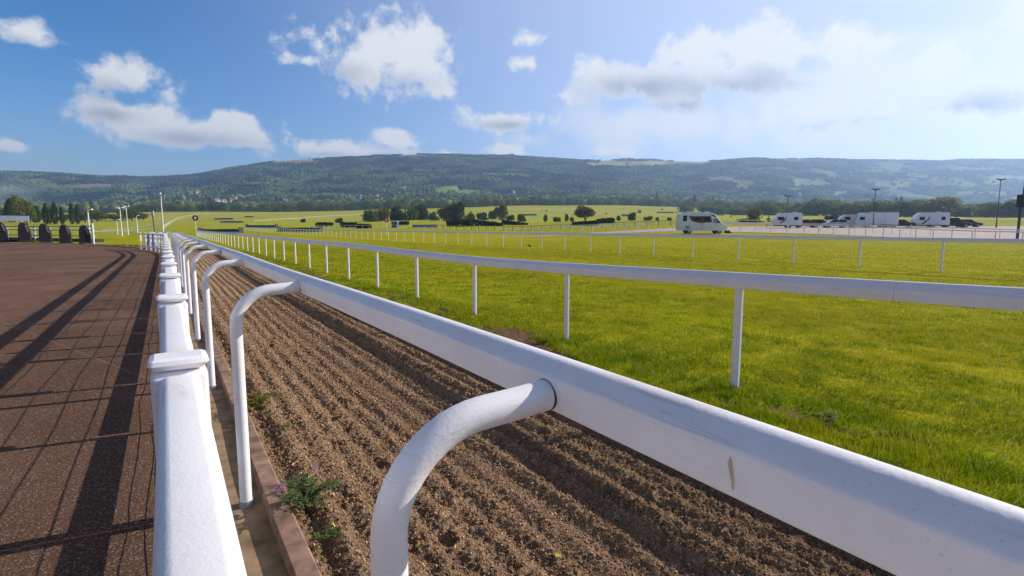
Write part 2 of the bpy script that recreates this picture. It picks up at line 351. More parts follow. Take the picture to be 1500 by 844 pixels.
def turf_colour(x, y, d, px):
    p, t = PT(x, y)
    f1 = fbm(p/.9, t/2.6, 4, 11); f2 = fbm(x/6, y/6, 3, 13); f3 = fbm(x/40, y/40, 3, 15)
    stripe = (vnoise(p/1.1, t/30, 19)-.5)
    g = np.stack([.30+.10*(f2-.5)+.10*(f3-.5)+.10*stripe, .285+.10*(f1-.5)+.05*(f2-.5)+.07*stripe, .004+.004*f1], 1)
    pale = np.array([.36, .36, .040])*(.75+.5*f3[:, None])       # rougher grass of the far fields
    w = (sstep(150, 300, d)*.65+.0*f3)[:, None]
    g = g*(1-w)+pale*w
    tanw = (sstep(.50, .62, fbm(x/90, y/50, 3, 23))*sstep(280, 420, d)*.7)[:, None]
    g = g*(1-tanw)+np.array([.38, .32, .09])*tanw
    return g

EDGE = 3.58
def bare_patch(p, t): return sstep(.52, .60, fbm(p/.22, t/.6, 3, 181))*sstep(3.75, 4.15, p)*(1-sstep(4.45, 4.85, p+.5*(fbm(t/.7, p*0, 2, 182)-.5)))
def build_ground():
    az = np.concatenate([np.linspace(-180, -58, 62)[:-1], np.linspace(-58, 56, 1000)[:-1], np.linspace(56, 180, 62)])*math.pi/180
    r = np.concatenate([[.01], np.geomspace(.5, 5300, 720)])
    A, Rr = np.meshgrid(az, r); Rr = Rr/np.cos(np.clip(A, -1.12, 1.12))*.999
    Rr = np.minimum(Rr, 9000)
    X = (Rr*np.sin(A)).ravel(); Y = (Rr*np.cos(A)).ravel()
    E = elev(X, Y); d = depth(X, Y); px = pxcol(X, Y); p, t = PT(X, Y)
    Z = E.copy()
    near = (t < 63) & (t > -40); p = p-off(t)
    edge = EDGE + .10*(fbm(t/.8, p*0, 3, 61)-.5)*2
    dip = (1-sstep(edge-.12, edge, p))*(p > -.6)*near
    Z -= .42*dip
    Z -= .03*((p <= 3.58) & ~((p > -.6) & near))*(d < 130)
    Z += (fbm(X/.35, Y/.35, 3, 71)-.5)*.03*(p > edge)*(d < 60)
    Z += (1-sstep(.0, .35, p-edge))*(p > edge)*.03*(d < 60)
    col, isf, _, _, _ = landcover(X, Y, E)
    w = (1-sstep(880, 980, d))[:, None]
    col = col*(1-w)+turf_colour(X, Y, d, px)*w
    bare = np.maximum(1-sstep(.0, .15, p-edge), bare_patch(p, t))*(d < 150); Z -= .02*bare_patch(p, t)*(d < 60)
    col = col*(1-bare[:, None])+np.array([.15, .085, .05])*(.6+.8*fbm(X/.05, Y/.05, 2, 83))[:, None]*bare[:, None]
    o = np_mesh('ground', np.stack([X, Y, Z], 1), grid_faces(len(r), len(az)), GROUND, col, True)
    tag(o, kind='structure')
build_ground()

# ------------------------------------------------------------------ tarmac, strip, kerb, sand, gravel
FENCE_PATH = [(.01+float(off(t)), t) for t in np.arange(-3, 50.5, 1.5)]
tp = [(-260, -70), (-260, 62), (-120, 70), (-66, 71)]
pts = [(x, y) for x, y in tp] + [W(p+.10, t)[:2] for p, t in reversed(FENCE_PATH)] + [W(.10, -20)[:2], W(-10, -80)[:2]]
mb = MB(); mb.add([(x, y, 0.0) for x, y in pts], [tuple(range(len(pts)))][:1])
o = mb.build('tarmac', TARMAC); tag(o, kind='structure')
if o.data.polygons[0].normal.z < 0: o.data.flip_normals()
mb = MB()
path = [WB(0, t, 0) for t in [-4, 0, 2, 4, 6, 9, 14, 22, 34]+list(range(36, 66, 3))]
mb.sweep(path, [(.105, -.15), (.105, -.008), (.34, -.012), (.48, -.012), (.48, -.15)][::-1])
tag(mb.build('concrete_strip', CONC), kind='structure')

kerb = empty('kerb', W(.47, 0))
tag(kerb, 'weathered red brown kerb board edging the sand gallop', 'kerb')
def kerb_piece(t0, t1):
    mb = MB(); ts = np.arange(t0+.004, t1, .12); n = len(ts)
    for k, tt in enumerate(ts): pass
    prof = [(.395, -.12), (.400, .045), (.410, .057), (.500, .060), (.512, .045), (.515, -.12)]
    base = np.array(W(.47, 0))
    pth = [np.array(WB(.005*math.sin(q*1.3), q, .004*math.sin(q*2.1)))-base for q in ts]
    mb.sweep(pth, prof); return mb
for k in range(12):
    o = kerb_piece(-1+2.9*k, -1+2.9*(k+1)); o.build('kerb_board', KERBM, kerb, True, 30)
o = kerb_piece(33.8, 63).build('kerb_board', KERBM, kerb, True, 30)

_hg = random.Random(5); HOOF = [(1.15+.35*(i % 2)+.12*_hg.random(), 1.2+.62*i+.2*_hg.random()) for i in range(22)]+[(2.8+.3*(i % 2)+.1*_hg.random(), 1.0+.7*i) for i in range(12)]
def sand_h(P, T):
    wig = (fbm(P*0+.3, T/2.7, 2, 5)-.5)*.08
    q = P+wig
    fur = np.sin(2*math.pi*q/.215)
    h = .017*fur*(.5+1.0*fbm(P/.5, T/.9, 2, 33)) + .010*np.sin(2*math.pi*q/.71+1.)
    h = h + (fbm(P/.024, T/.024, 2, 21)-.5)*.042*(.5+1.0*fbm(P/.2, T/.2, 2, 25))
    h = h + (fbm(P/.09, T/.11, 3, 22)-.5)*.022
    # smooth wheel track and the ridge beside it
    tr = np.exp(-((q-2.02)/.16)**2); h = h*(1-.6*tr)
    h = h - .235*sstep(.62, 1.75, P) - .012*tr
    h = h + .05*sstep(3.35, 3.6, P)
    for hp, ht in HOOF:
        m_ = (np.abs(P-hp) < .16) & (np.abs(T-ht) < .16)
        if m_.any():
            rr = np.hypot((P[m_]-hp)/.062, (T[m_]-ht)/.075); h[m_] += -.030*(1-sstep(.5, 1.0, rr)) + .014*np.exp(-((rr-1.25)/.3)**2)
    return h-.005
P1 = np.arange(.505, 3.70, .0105)
ts = [-1.0]
while ts[-1] < 62: ts.append(ts[-1]+max(.0105, .0019*abs(ts[-1]+1)))
T1 = np.array(ts); PP, TT = np.meshgrid(P1, T1); Pf = PP.ravel(); Tf = TT.ravel()
Zf = sand_h(Pf, Tf); far = sstep(18, 45, Tf); Zf = Zf*(1-far*.5)+.012*far
Zf = Zf - .06*sstep(3.58, 3.70, Pf)
Pb = Pf+off(Tf); Xf = Pb*CT-Tf*ST; Yf = Pb*ST+Tf*CT
c = fbm(Pf/.06, Tf/.06, 3, 91); c2 = fbm(Pf/.5, Tf/1.5, 3, 92)
colr = np.array([[.32, .205, .125]])*(.55+.7*c+.35*(c2-.5))[:, None]

o = np_mesh('sand_track', np.stack([Xf, Yf, Zf], 1), grid_faces(len(T1), len(P1)), SAND, colr, True); tag(o, kind='structure')

# loose crumbs of sand on the near part of the track
def crumbs(n=210000):
    g = np.random.default_rng(77); u = g.random(n); t = -.6+ .5*((16/.5)**u); p = g.uniform(.53, 3.5, n); r = (.0018+.0048*g.random(n)**3)*(1+t*.14)
    z = sand_h(p, t)+r*.4; x = p*CT-t*ST; y = p*ST+t*CT
    o8 = np.array([(1,0,0),(-1,0,0),(0,1,0),(0,-1,0),(0,0,1),(0,0,-1)], float); f8 = np.array([(0,2,4),(2,1,4),(1,3,4),(3,0,4),(2,0,5),(1,2,5),(3,1,5),(0,3,5)])
    V = o8[None]*g.uniform(.6, 1.5, (n, 6, 1))*r[:, None, None]; a = g.uniform(0, 6.28, n); ca, sa = np.cos(a)[:, None], np.sin(a)[:, None]; b2 = g.uniform(0, 6.28, n); cb_, sb_ = np.cos(b2)[:, None], np.sin(b2)[:, None]
    X = V[:, :, 0]*ca-V[:, :, 1]*sa; Y = V[:, :, 0]*sa+V[:, :, 1]*ca; Z = V[:, :, 2]; Y, Z = Y*cb_-Z*sb_, Y*sb_+Z*cb_
    V = np.stack([X+x[:, None], Y+y[:, None], Z+z[:, None]], -1)
    k = np.where(g.random(n) > .93, 1.9, g.uniform(.45, 1.2, n))[:, None]; c = np.array([[.34, .215, .13]])*k
    o = np_mesh('sand_crumbs', V.reshape(-1, 3), (f8[None]+6*np.arange(n)[:, None, None]).reshape(-1, 3), tinted('sand_crumb', 1.), np.repeat(c, 6, 0))
    tag(o, 'loose crumbs of brown sand lying over the harrowed track', 'sand', kind='stuff')
crumbs()

# gravel car park draped on the slope at the right
gx, gy = [], []
NXg, NYg = 60, 24
Xg = np.zeros((NYg, NXg)); Yg = np.zeros((NYg, NXg))
for j in range(NXg):
    u = -.0+ j/(NXg-1)
    px = 700+u*1100
    nearD = np.interp(px, [700, 1000, 1200, 1450, 1800], [92, 80, 70, 52, 40]); farD = np.interp(px, [700, 860, 1000, 1130, 1800], [93, 96, 100, 112, 116])
    for i in range(NYg):
        dd = nearD+(farD-nearD)*i/(NYg-1); Xg[i, j] = (px-750)/F*dd; Yg[i, j] = dd
Zg = elev(Xg.ravel(), Yg.ravel())+.03
o = np_mesh('car_park', np.stack([Xg.ravel(), Yg.ravel(), Zg], 1), grid_faces(NYg, NXg), CARPARK, None, True); tag(o, kind='structure')

# ------------------------------------------------------------------ grass blades and tufts
def blades(name, n, r0, r1, hgt, wid, label, seed, pmin=4.34, edge_tall=False):
    g = np.random.default_rng(seed)
    a = g.uniform(-48, 50, n)*math.pi/180; r = r0*(r1/r0)**g.random(n)
    x = r*np.sin(a); y = r*np.cos(a); p, t = PT(x, y)
    p0 = p; p = p-off(t)
    edge = EDGE + .10*(fbm(t/.8, p*0, 3, 61)-.5)*2
    dens = sstep(-.02, .12, p-edge)*(1-bare_patch(p, t))
    clump = fbm(x/.12, y/.12, 2, 44)
    k = (g.random(n) < dens*(.35+1.1*clump)*(1-sstep(30, 74, r))) & (t > -3)
    x, y, p, t, r, clump = x[k], y[k], p[k], t[k], r[k], clump[k]; n = len(x)
    h = hgt*(.45+.8*g.random(n))*(.6+.8*fbm(x/.4, y/.4, 3, 45))*(1+.6*np.exp(-((p-4.5)/.45)**2)); w = wid*(r/5)**.85*(.7+.6*g.random(n))
    h = h*np.where(r > 12, 1.0, 1)
    th = g.uniform(0, 6.283, n); lean = g.uniform(.1, .75, n)*h; la = g.uniform(0, 6.283, n)
    z = elev(x, y)-.012
    b0 = np.stack([x-np.cos(th)*w/2, y-np.sin(th)*w/2, z], 1); b1 = np.stack([x+np.cos(th)*w/2, y+np.sin(th)*w/2, z], 1)
    tip = np.stack([x+np.cos(la)*lean, y+np.sin(la)*lean, z+h], 1)
    V = np.stack([b0, b1, tip], 1).reshape(-1, 3); Fc = np.arange(n*3).reshape(-1, 3)
    f1 = fbm(p/.8, t/2.2, 3, 46); f2 = g.random(n); st = vnoise(p/1.1, t/30, 19)-.5; f4 = fbm(x/5, y/5, 3, 47)
    base = np.stack([.305+.26*(f1-.5)+.08*st+.10*(f4-.5)+.04*(f2-.5), .300+.16*(f1-.5)+.05*st+.05*(f4-.5)+.06*(f2-.5), .004+.005*f2], 1)
    near_shade = (1-sstep(5.4, 9.5, p-np.maximum(0, t-3)*.25))*.75; base = base*(1-near_shade[:, None]*np.array([.36, .16, 0])); tuft = sstep(.56, .66, fbm(x/.22, y/.22, 3, 48))[:, None]; base = base*(1-tuft*np.array([.40, .22, .2]))  # near blades coloured darker and less red to mimic backlit blade sides
    dry = (f2 > .955)[:, None]; base = np.where(dry, np.array([.38, .32, .14]), base)
    tcol = np.repeat(base[:, None, :], 3, 1)
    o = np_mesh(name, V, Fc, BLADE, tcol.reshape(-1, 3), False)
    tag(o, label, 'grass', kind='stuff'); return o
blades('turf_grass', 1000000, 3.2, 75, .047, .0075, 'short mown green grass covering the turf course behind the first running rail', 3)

def leafy(name, n, rx, ry, rz, leaf, cols, seed, lobes=6, base=0., hollow=.45, zmin=None):
    """points in the volume of overlapping lobes; one small folded leaf face at each"""
    g = np.random.default_rng(seed); pts = []
    L = [(g.uniform(-.55, .55)*rx, g.uniform(-.55, .55)*ry, base+rz*g.uniform(.45, 1.5), g.uniform(.38, .62)) for _ in range(lobes)]
    L.append((0, 0, base+rz, .72))
    per = n//len(L); ci = []
    for li, (a, b_, c_, s) in enumerate(L):
        v = g.normal(size=(per, 3)); v /= np.linalg.norm(v, axis=1)[:, None]; rad = (hollow+(1-hollow)*g.random(per))**.6
        q = v*rad[:, None]*np.array([rx*s, ry*s, rz*s*1.05]) + np.array([a, b_, c_]); pts.append(q); ci += [g.uniform(.7, 1.3)]*per
    q = np.concatenate(pts); ci = np.array(ci); q[:, 2] = np.maximum(q[:, 2], base*.6+.05*rz) if zmin is None else np.abs(q[:, 2]-zmin)+zmin; n = len(q)
    u = g.normal(size=(n, 3)); u /= np.linalg.norm(u, axis=1)[:, None]; w = np.cross(u, g.normal(size=(n, 3))); w /= np.linalg.norm(w, axis=1)[:, None]
    s = leaf*g.uniform(.6, 1.4, n)[:, None]
    V = np.stack([q-u*s, q+w*s*.7, q+u*s, q-w*s*.7], 1).reshape(-1, 3); Fc = np.arange(n*4).reshape(-1, 4)
    c0, c1 = np.array(cols[0]), np.array(cols[1]); f = np.clip(g.random(n)*.7+.3*(ci-.7)/.6, 0, 1)[:, None]
    c = (c0*(1-f)+c1*f)
    return V, Fc, np.repeat(c, 4, 0)
def make_tree(name, n, rx, rz, leaf, cols, seed, trunk_h, lobes=7, poplar=False):
    root = empty(name)
    V, Fc, c = leafy(name, n, rx, rx, rz, leaf, cols, seed, lobes, trunk_h)
    if poplar:
        g = np.random.default_rng(seed); m = n; hh = g.random(m)**.8; top = trunk_h+rz*2
        prof = np.sin(np.clip(hh*.92+.08, 0, 1)*math.pi)**.55*(1-.35*hh)
        a = g.uniform(0, 6.283, m); rr = rx*prof*(.5+.6*g.random(m)); q = np.stack([np.cos(a)*rr, np.sin(a)*rr, trunk_h*.4+hh*(top-trunk_h*.4)], 1)
        u = g.normal(size=(m, 3))*[.6, .6, 1.3]; u /= np.linalg.norm(u, axis=1)[:, None]; w = np.cross(u, g.normal(size=(m, 3))); w /= np.linalg.norm(w, axis=1)[:, None]
        s = leaf*g.uniform(.6, 1.4, m)[:, None]; V = np.stack([q-u*s, q+w*s*.6, q+u*s, q-w*s*.6], 1).reshape(-1, 3); Fc = np.arange(m*4).reshape(-1, 4)
        f = g.random(m)[:, None]; c = np.repeat(np.array(cols[0])*(1-f)+np.array(cols[1])*f, 4, 0)
    np_mesh('crown', V, Fc, LEAF, c, False, root)
    mb = MB(); g = random.Random(seed)
    top = trunk_h+rz*1.1
    mb.tube([(0, 0, -.6), (.05, 0, trunk_h*.5), (0, .05, trunk_h), (.1, 0, top)], [rx*.09, rx*.07, rx*.055, rx*.02], 7)
    if not poplar:
        for k in range(5):
            a = k*1.3+g.random(); mb.tube([(0, 0, trunk_h*.8+k*.1*rz), (math.cos(a)*rx*.3, math.sin(a)*rx*.3, trunk_h+rz*.5), (math.cos(a)*rx*.6, math.sin(a)*rx*.6, trunk_h+rz*(.8+.1*k))], [rx*.045, rx*.03, rx*.012], 5)
    mb.build('trunk', BARK, root)
    return root
GREENS = [((.050, .095, .014), (.22, .27, .030)), ((.034, .070, .014), (.14, .18, .025)), ((.09, .10, .015), (.30, .26, .040)), ((.045, .090, .02), (.17, .22, .03))]
PROTO = {}
def proto(kind):
    if kind in PROTO: return None
    return None
KINDS = {
 'round_a': dict(name='broadleaf_tree', n=1500, rx=5, rz=4.5, leaf=.42, cols=GREENS[0], seed=1, trunk_h=.7),
 'round_b': dict(name='broadleaf_tree', n=1500, rx=6, rz=4.2, leaf=.45, cols=GREENS[1], seed=2, trunk_h=.6),
 'round_c': dict(name='broadleaf_tree', n=1500, rx=4.6, rz=5.2, leaf=.42, cols=GREENS[2], seed=3, trunk_h=.8, lobes=9),
 'round_d': dict(name='broadleaf_tree', n=1500, rx=5.4, rz=4.4, leaf=.42, cols=GREENS[3], seed=5, trunk_h=.5, lobes=8),
 'brown': dict(name='broadleaf_tree', n=2600, rx=5.5, rz=4.6, leaf=.34, cols=((.06, .055, .018), (.20, .15, .05)), seed=8, trunk_h=1.6, lobes=8),
 'poplar': dict(name='poplar_tree', n=1300, rx=1.5, rz=6.0, leaf=.35, cols=((.022, .042, .012), (.10, .12, .028)), seed=6, trunk_h=1.2, poplar=True),
 'conifer': dict(name='conifer_tree', n=700, rx=1.3, rz=1.7, leaf=.22, cols=((.015, .03, .012), (.04, .06, .02)), seed=9, trunk_h=.4, poplar=True),
}
BUSHP = {}
def tree(kind, x, y, z, h, w=None, label=None, group=None, cat='tree'):
    k = KINDS[kind]
    if kind not in PROTO:
        PROTO[kind] = make_tree(**k); o = PROTO[kind]
    else: o = copy_tree(PROTO[kind])
    nat = k['trunk_h']+2.05*k['rz']; sc = h/nat; sw = (w/(2*k['rx']*1.0)) if w else sc
    o.location = (x, y, z); o.scale = (sw, sw, sc); o.rotation_euler = (0, 0, random.uniform(0, 6.28))
    tag(o, label, cat, group); return o
def bush(cx, yb, wpx, hpx, label, group, col=0, name='bush'):
    x, y, z, D = hit(cx, yb); wm = wpx*D/F; hm = hpx*D/F*(1.2 if hpx > 10 else 1)
    key = (name, col, len(BUSHP) % 3)
    base = [k for k in BUSHP if k[0] == name and k[1] == col]
    if len(base) < 2:
        cols = [((.030, .060, .012), (.18, .21, .03)), ((.07, .065, .015), (.23, .19, .04)), ((.016, .034, .012), (.065, .095, .025))][col]
        V, Fc, c = leafy(name, 1100, 1.1, 1.1, .60, .085, cols, len(BUSHP)+40, 6, -.30, .3, 0.02)
        o = np_mesh(name, V, Fc, LEAF, c); BUSHP[(name, col, len(BUSHP))] = o
    else: o = BUSHP[random.choice(base)].copy(); COL.objects.link(o)
    o.location = (x, y, z-.05); o.scale = (wm/2*1.1, wm/2*.9, hm/.95); o.rotation_euler = (0, 0, random.uniform(-.5, .5))
    tag(o, label, 'bush', group); return o

# ------------------------------------------------------------------ rails
def smooth_prof(pts, k=3):
    P = np.array(pts); 
    for _ in range(k-1):
        Q = []
        for i in range(len(P)):
            a, b_ = P[i], P[(i+1) % len(P)]; Q += [a*.75+b_*.25, a*.25+b_*.75]
        P = np.array(Q)
    return [tuple(q) for q in P]
BOARD = smooth_prof([(a_, b_*.88) for a_, b_ in [(-.028, -.124), (-.031, -.120), (-.034, -.100), (-.038, -.070), (-.041, -.046), (-.0405, -.038), (-.037, -.031), (-.016, -.010), (-.004, -.002), (.012, .000), (.026, -.004), (.036, -.018), (.040, -.034), (.040, -.060), (.036, -.116), (.033, -.122)]], 2)
AERO = smooth_prof([(-.050, -.158), (-.052, -.150), (-.056, -.090), (-.056, -.078), (-.052, -.066), (-.046, -.058), (-.018, -.018), (-.006, -.006), (.014, .000), (.034, -.004), (.050, -.022), (.057, -.050), (.056, -.090), (.050, -.152), (.046, -.158)], 2)

def running_rail(name, pts, spacing, prof, label, post_w=.09, sect=2, group=None, hfun=None, phase=0., base_z=None, post_mat=WHITE2, rail_mat=WHITE2, steps=3, maxposts=100, h=1.2):
    """pts: list of world (x,y); posts with a continuous rail in jointed sections"""
    P = np.array(pts, float)[:, :2]; seg = np.hypot(*np.diff(P, axis=0).T); L_ = np.concatenate([[0], np.cumsum(seg)])
    at = lambda s: (float(np.interp(s, L_, P[:, 0])), float(np.interp(s, L_, P[:, 1])))
    n = min(int((L_[-1]-phase)/spacing)+1, maxposts)
    x0, y0 = at(phase); gz = (lambda x, y: el1(x, y)) if base_z is None else base_z
    root = empty(name, (x0, y0, gz(x0, y0))); o0 = np.array([x0, y0, gz(x0, y0)])
    tag(root, label, 'rail', group)
    top = lambda s, i=0: (hfun(s) if hfun else h)
    for i in range(n):
        s = phase+i*spacing; x, y = at(s); x2, y2 = at(s+.1); a = math.atan2(y2-y, x2-x); g = gz(x, y)
        mb = MB(); w = post_w/2
        c_, s_ = math.cos(a), math.sin(a)
        for (q0, q1) in (((-w, w)),): pass
        ring = [(w*math.cos(k*math.pi/4+math.pi/8)*1.0, w*.8*math.sin(k*math.pi/4+math.pi/8)) for k in range(8)]
        vs = [(x-o0[0]+u*c_-v*s_, y-o0[1]+u*s_+v*c_, zz) for zz in (g-o0[2]-.15, g-o0[2]+top(s)-.11) for u, v in ring]
        mb.add(vs, [tuple(range(7, -1, -1)), tuple(range(8, 16))]+[(k, (k+1) % 8, 8+(k+1) % 8, 8+k) for k in range(8)])
        mb.build('post', post_mat, root, True, 50)
    s = phase-spacing*.5; k = 0
    while s < phase+n*spacing-.5*spacing-.01:
        e = min(s+sect*spacing, phase+(n-.5)*spacing)
        pp = []
        for q in np.linspace(s+.0015, e-.0015, max(2, steps*sect)):
            qq = min(max(q, 0), L_[-1]); x, y = at(qq); pp.append((x-o0[0], y-o0[1], gz(x, y)-o0[2]+top(q)))
        mb = MB(); mb.sweep(pp, prof); mb.build('rail', rail_mat, root, True, 35); s = e; k += 1
    return root

# --- first (left) fence: capped box posts, deep top rail, kick board and strained wires
def fence_at(s):
    P = np.array(FENCE_PATH); seg = np.hypot(*np.diff(P, axis=0).T); L_ = np.concatenate([[0], np.cumsum(seg)])
    return float(np.interp(s, L_, P[:, 0])), float(np.interp(s, L_, P[:, 1])), L_[-1]
fence = empty('crowd_fence', W(0, 0)); tag(fence, 'white fence with wide top rail and capped box posts running away beside the tarmac', 'fence')
FL = fence_at(0)[2]
caps = [4.784+1.63*k for k in range(-2, 50) if 4.784+1.63*k < FL-.2]
def w3(p, t, z=0): return W(p, t, z)
for i, s in enumerate(caps):
    p, t, _ = fence_at(s); p2, t2, _ = fence_at(s+.05); x, y, _ = W(p, t); x2, y2, _ = W(p2, t2); a = math.atan2(y2-y, x2-x)-math.pi/2
    root = fence
    def place(o):
        o.location = (x, y, 0); o.rotation_euler = (0, 0, a)
    mb = MB(); mb.box(-.070, .070, -.055, .055, .62, 1.238, .018); o = mb.build('post', WHITE, fence, True, 20); place(o)
    mb = MB(); mb.box(-.024, .024, -.05, -.005, -.05, .64); o2 = mb.build('post_foot', WHITE, o, True)
    mb = MB(); mb.box(-.075, .075, -.062, .062, 1.242, 1.277, .018); o2 = mb.build('cap', WHITE, o, True, 20)
TOPR = [(-.050, -.095), (-.051, -.032), (-.0505, -.026), (-.047, -.014), (-.040, -.005), (-.031, -.001), (-.026, 0), (.026, 0), (.031, -.001), (.040, -.005), (.047, -.014), (.0505, -.026), (.051, -.032), (.050, -.095)]
cuts = [0.0]+caps+[FL-.05]
for i in range(len(cuts)-1):
    a, b_ = cuts[i]+(.045 if i else 0), cuts[i+1]-.045
    if b_-a < .2: continue
    qs = np.linspace(a, b_, 4); pp = [W(*fence_at(q)[:2], 1.228) for q in qs]
    mb = MB(); mb.sweep(pp, TOPR); mb.build('top_rail', WHITE, fence, True, 50)
    pp = [W(*fence_at(q)[:2], .305) for q in qs]; mb = MB(); mb.sweep(pp, [(-.012, -.10), (-.012, 0), (.012, 0), (.012, -.10)]); mb.build('kick_board', WHITE, fence)
for k, hz in enumerate((.36, .50, .65, .81)):
    mb = MB(); pp = []
    for q in np.arange(0.2, FL-.2, .4): pp.append(W(*fence_at(q)[:2], hz+.006*math.sin(q*1.9+k)+.006*math.sin(q*.7*(k+1))))
    mb.tube(pp, .0035, 5); mb.build('wire', WIRE, fence)
for k, hz in enumerate((.035, .075, .115, .155)):
    mb = MB(); pp = []
    for q in np.arange(0.2, FL-.2, .12):
        ph = ((q-4.784) % 1.63)/1.63; sag = -.03*math.sin(math.pi*ph)*(1+.3*math.sin(q*2.3+k)); wob_ = .07*math.sin(math.pi*ph)*(1 if k % 2 else .4)
        p, t, _ = fence_at(q); pp.append(W(p-wob_, t, max(.012, hz+sag)))
    mb.tube(pp, .0025, 4); mb.build('wire', WIRE, fence)

# --- second: bent tube posts carrying the board over the sand
TP = [.89]+[3.40+2.765*k for k in range(0, 17)]
gallop = empty('running_rail', W(.309, .89)); o0 = np.array(W(.309, .89))
tag(gallop, 'white board rail carried over the brown sand on bent tubular posts', 'rail')
tube_proto = None
PR = .70
def tube_path():
    pts = [(.309, -.1), (.309, .5), (.309, 1.07)]; r = .205
    for a in np.linspace(0, 88, 13)[1:]: pts.append((.309+r*(1-math.cos(R(a))), 1.07+r*math.sin(R(a))))
    x, z = pts[-1]; pts += [(x+.08, z+.004), (PR-.028, z+.010)]
    return pts
for i, t in enumerate(TP):
    if tube_proto is None:
        mb = MB(); pts = [((p-.309)*CT, (p-.309)*ST, z) for p, z in tube_path()]
        mb.tube(pts, .0335, 20); o = mb.build('post', WHITE, gallop, True, 60); o.location = (0, 0, 0); tube_proto = o
        mb = MB(); q = pts[-1]; n = np.array([CT, ST, 0]); qq = np.array(q)-n*.0105
        mb.tube([qq, qq+n*.006], .0343, 20); col_ = mb.build('collar', DARKGAP, o, True, 60); COLL = col_
        mb = MB(); mb.tube([(0, 0, -.02), (0, 0, .025)], .040, 16); mb.build('base_ring', GREYM, o, True, 60)
    else:
        o = copy_tree(tube_proto, gallop)
    d = np.array(WB(.309, t))-o0; o.location = tuple(d); o.rotation_euler = (0, 0, math.atan(2*max(0, t-36)/105.))
joints = [-2.3, 3.27]+[3.27+5.53*k for k in range(1, 17)]
joints = [j for j in joints if j < TP[-1]+1]
for j in range(len(joints)-1):
    a, b_ = joints[j]+.004, joints[j+1]-.004
    pp = [np.array(WB(PR+.004*math.sin(q*.9), q, 1.355+.004*math.sin(q*1.1)))-o0 for q in np.linspace(a, b_, 8)]
    mb = MB(); mb.sweep(pp, BOARD); mb.build('rail', WHITE, gallop, True, 50)
    mb = MB(); mb.sweep([np.array(WB(PR, joints[j+1]-.03, 1.352))-o0, np.array(WB(PR, joints[j+1]+.03, 1.352))-o0], [(u*.93, v*.95) for u, v in BOARD]); mb.build('joint_sleeve', DARKGAP, gallop, True, 50)

mb = MB(); pr_ = [(.444, .040), (.447, .052), (.4455, .066), (.4425, .072), (.4405, .088), (.437, .094), (.4385, .078), (.440, .064), (.441, .050)]
zt = 1.355; mb.add([tuple(np.array(W(PR-.0405+(.094-dz)*.02-.0006-(.0 if dz < .06 else -.0035), t_, zt-dz))-o0) for t_, dz in pr_], [tuple(range(len(pr_)))]); mb.build('rust_streak', plain('rust_stain', (.58, .42, .26), .8), gallop)
# --- third: aerofoil rail at the edge of the turf, then one across the turf
hh = [(-6, 1.27), (0.5, 1.25), (3.24, 1.19), (6.0, 1.135), (8.77, 1.10), (11.5, 1.115), (14.3, 1.135), (17, 1.17), (20, 1.15), (40, 1.17), (200, 1.2)]
hf = lambda s: float(np.interp(s-9.8, [a for a, _ in hh], [b_ for _, b_ in hh]))
pts = [W(4.842, t)[:2] for t in np.arange(-9.8, 118, 4.)]
running_rail('running_rail', pts, 2.765, AERO, 'white rail on straight posts along the dirt edge of the turf just behind the sand', phase=(3.24+9.8) % 2.765, hfun=hf, base_z=lambda x, y: 0.0, sect=2, maxposts=68)
pts = [W(23.9, t)[:2] for t in np.arange(-14, 215, 4.)]
running_rail('running_rail', pts, 2.765, AERO, 'thin white rail running across the far side of the bright turf course', phase=(7.83+14) % 2.765, h=1.27, sect=2, maxposts=82)
def px_path(pl, n=24, lift=0):
    out = []; xs = [q[0] for q in pl]
    P = np.array(pl, float); seg = np.hypot(*np.diff(P, axis=0).T); L_ = np.concatenate([[0], np.cumsum(seg)])
    for s in np.linspace(0, L_[-1], n):
        a = hit(float(np.interp(s, L_, P[:, 0])), float(np.interp(s, L_, P[:, 1]))); out.append(a[:2])
    return out
SLIM = [(-.045, -.10), (-.045, -.03), (0, 0), (.045, -.03), (.045, -.10)]
running_rail('running_rail', px_path([(238, 338), (246, 330), (262, 321), (285, 315.5), (310, 314.2)], 12), 6, SLIM, 'white rail climbing round the far left bend of the course', h=1.5, post_w=.1, sect=1, maxposts=90)
def far_rail(P, label, sp, h=1.25, pw=.1, mt=WHITE2, name='running_rail', mp=90, prof=SLIM):
    return running_rail(name, [q[:2] for q in P], sp, prof, label, post_w=pw, sect=2, maxposts=mp, h=h, post_mat=mt, rail_mat=mt, steps=2)
def from_depth(pl): return [((px-750)/F*D, D) for px, D in pl]
far_rail(from_depth([(1620, 42), (1500, 48), (1440, 51), (1300, 62), (1180, 72), (1080, 78), (1000, 84), (900, 92), (800, 100), (735, 106)]), 'white railing along the near edge of the gravel car park', 2.1, 1.2)
far_rail(from_depth([(1700, 47), (1500, 56), (1300, 70), (1180, 80), (1080, 88), (990, 96)]), 'second white railing just inside the car park edge', 2.4, 1.15, .08)
far_rail(from_depth([(1640, 84), (1500, 96), (1400, 110), (1240, 124), (1120, 124), (1062, 122)]), 'white rail on the grass behind the parked caravans', 2.6, 1.3, .09)
far_rail(from_depth([(455, 205), (520, 190), (600, 180), (700, 165), (770, 150), (860, 132), (960, 118)]), 'long white rail in front of the low dark hedges mid course', 3.0, 1.2, .1)
far_rail(from_depth([(640, 172), (720, 158), (800, 150), (900, 140), (985, 132)]), 'dark wooden post and rail fence beyond the white rail', 3.0, 1.3, .14, plain('dark_creosoted_wood', (.05, .035, .025), .8), 'wooden_fence')
far_rail(px_path([(138, 346), (160, 344.5), (190, 342), (215, 338.5), (236, 335.6)], 10), 'pale grey rail curving behind the end of the tarmac', 2.4, .95, .04, GREYM)
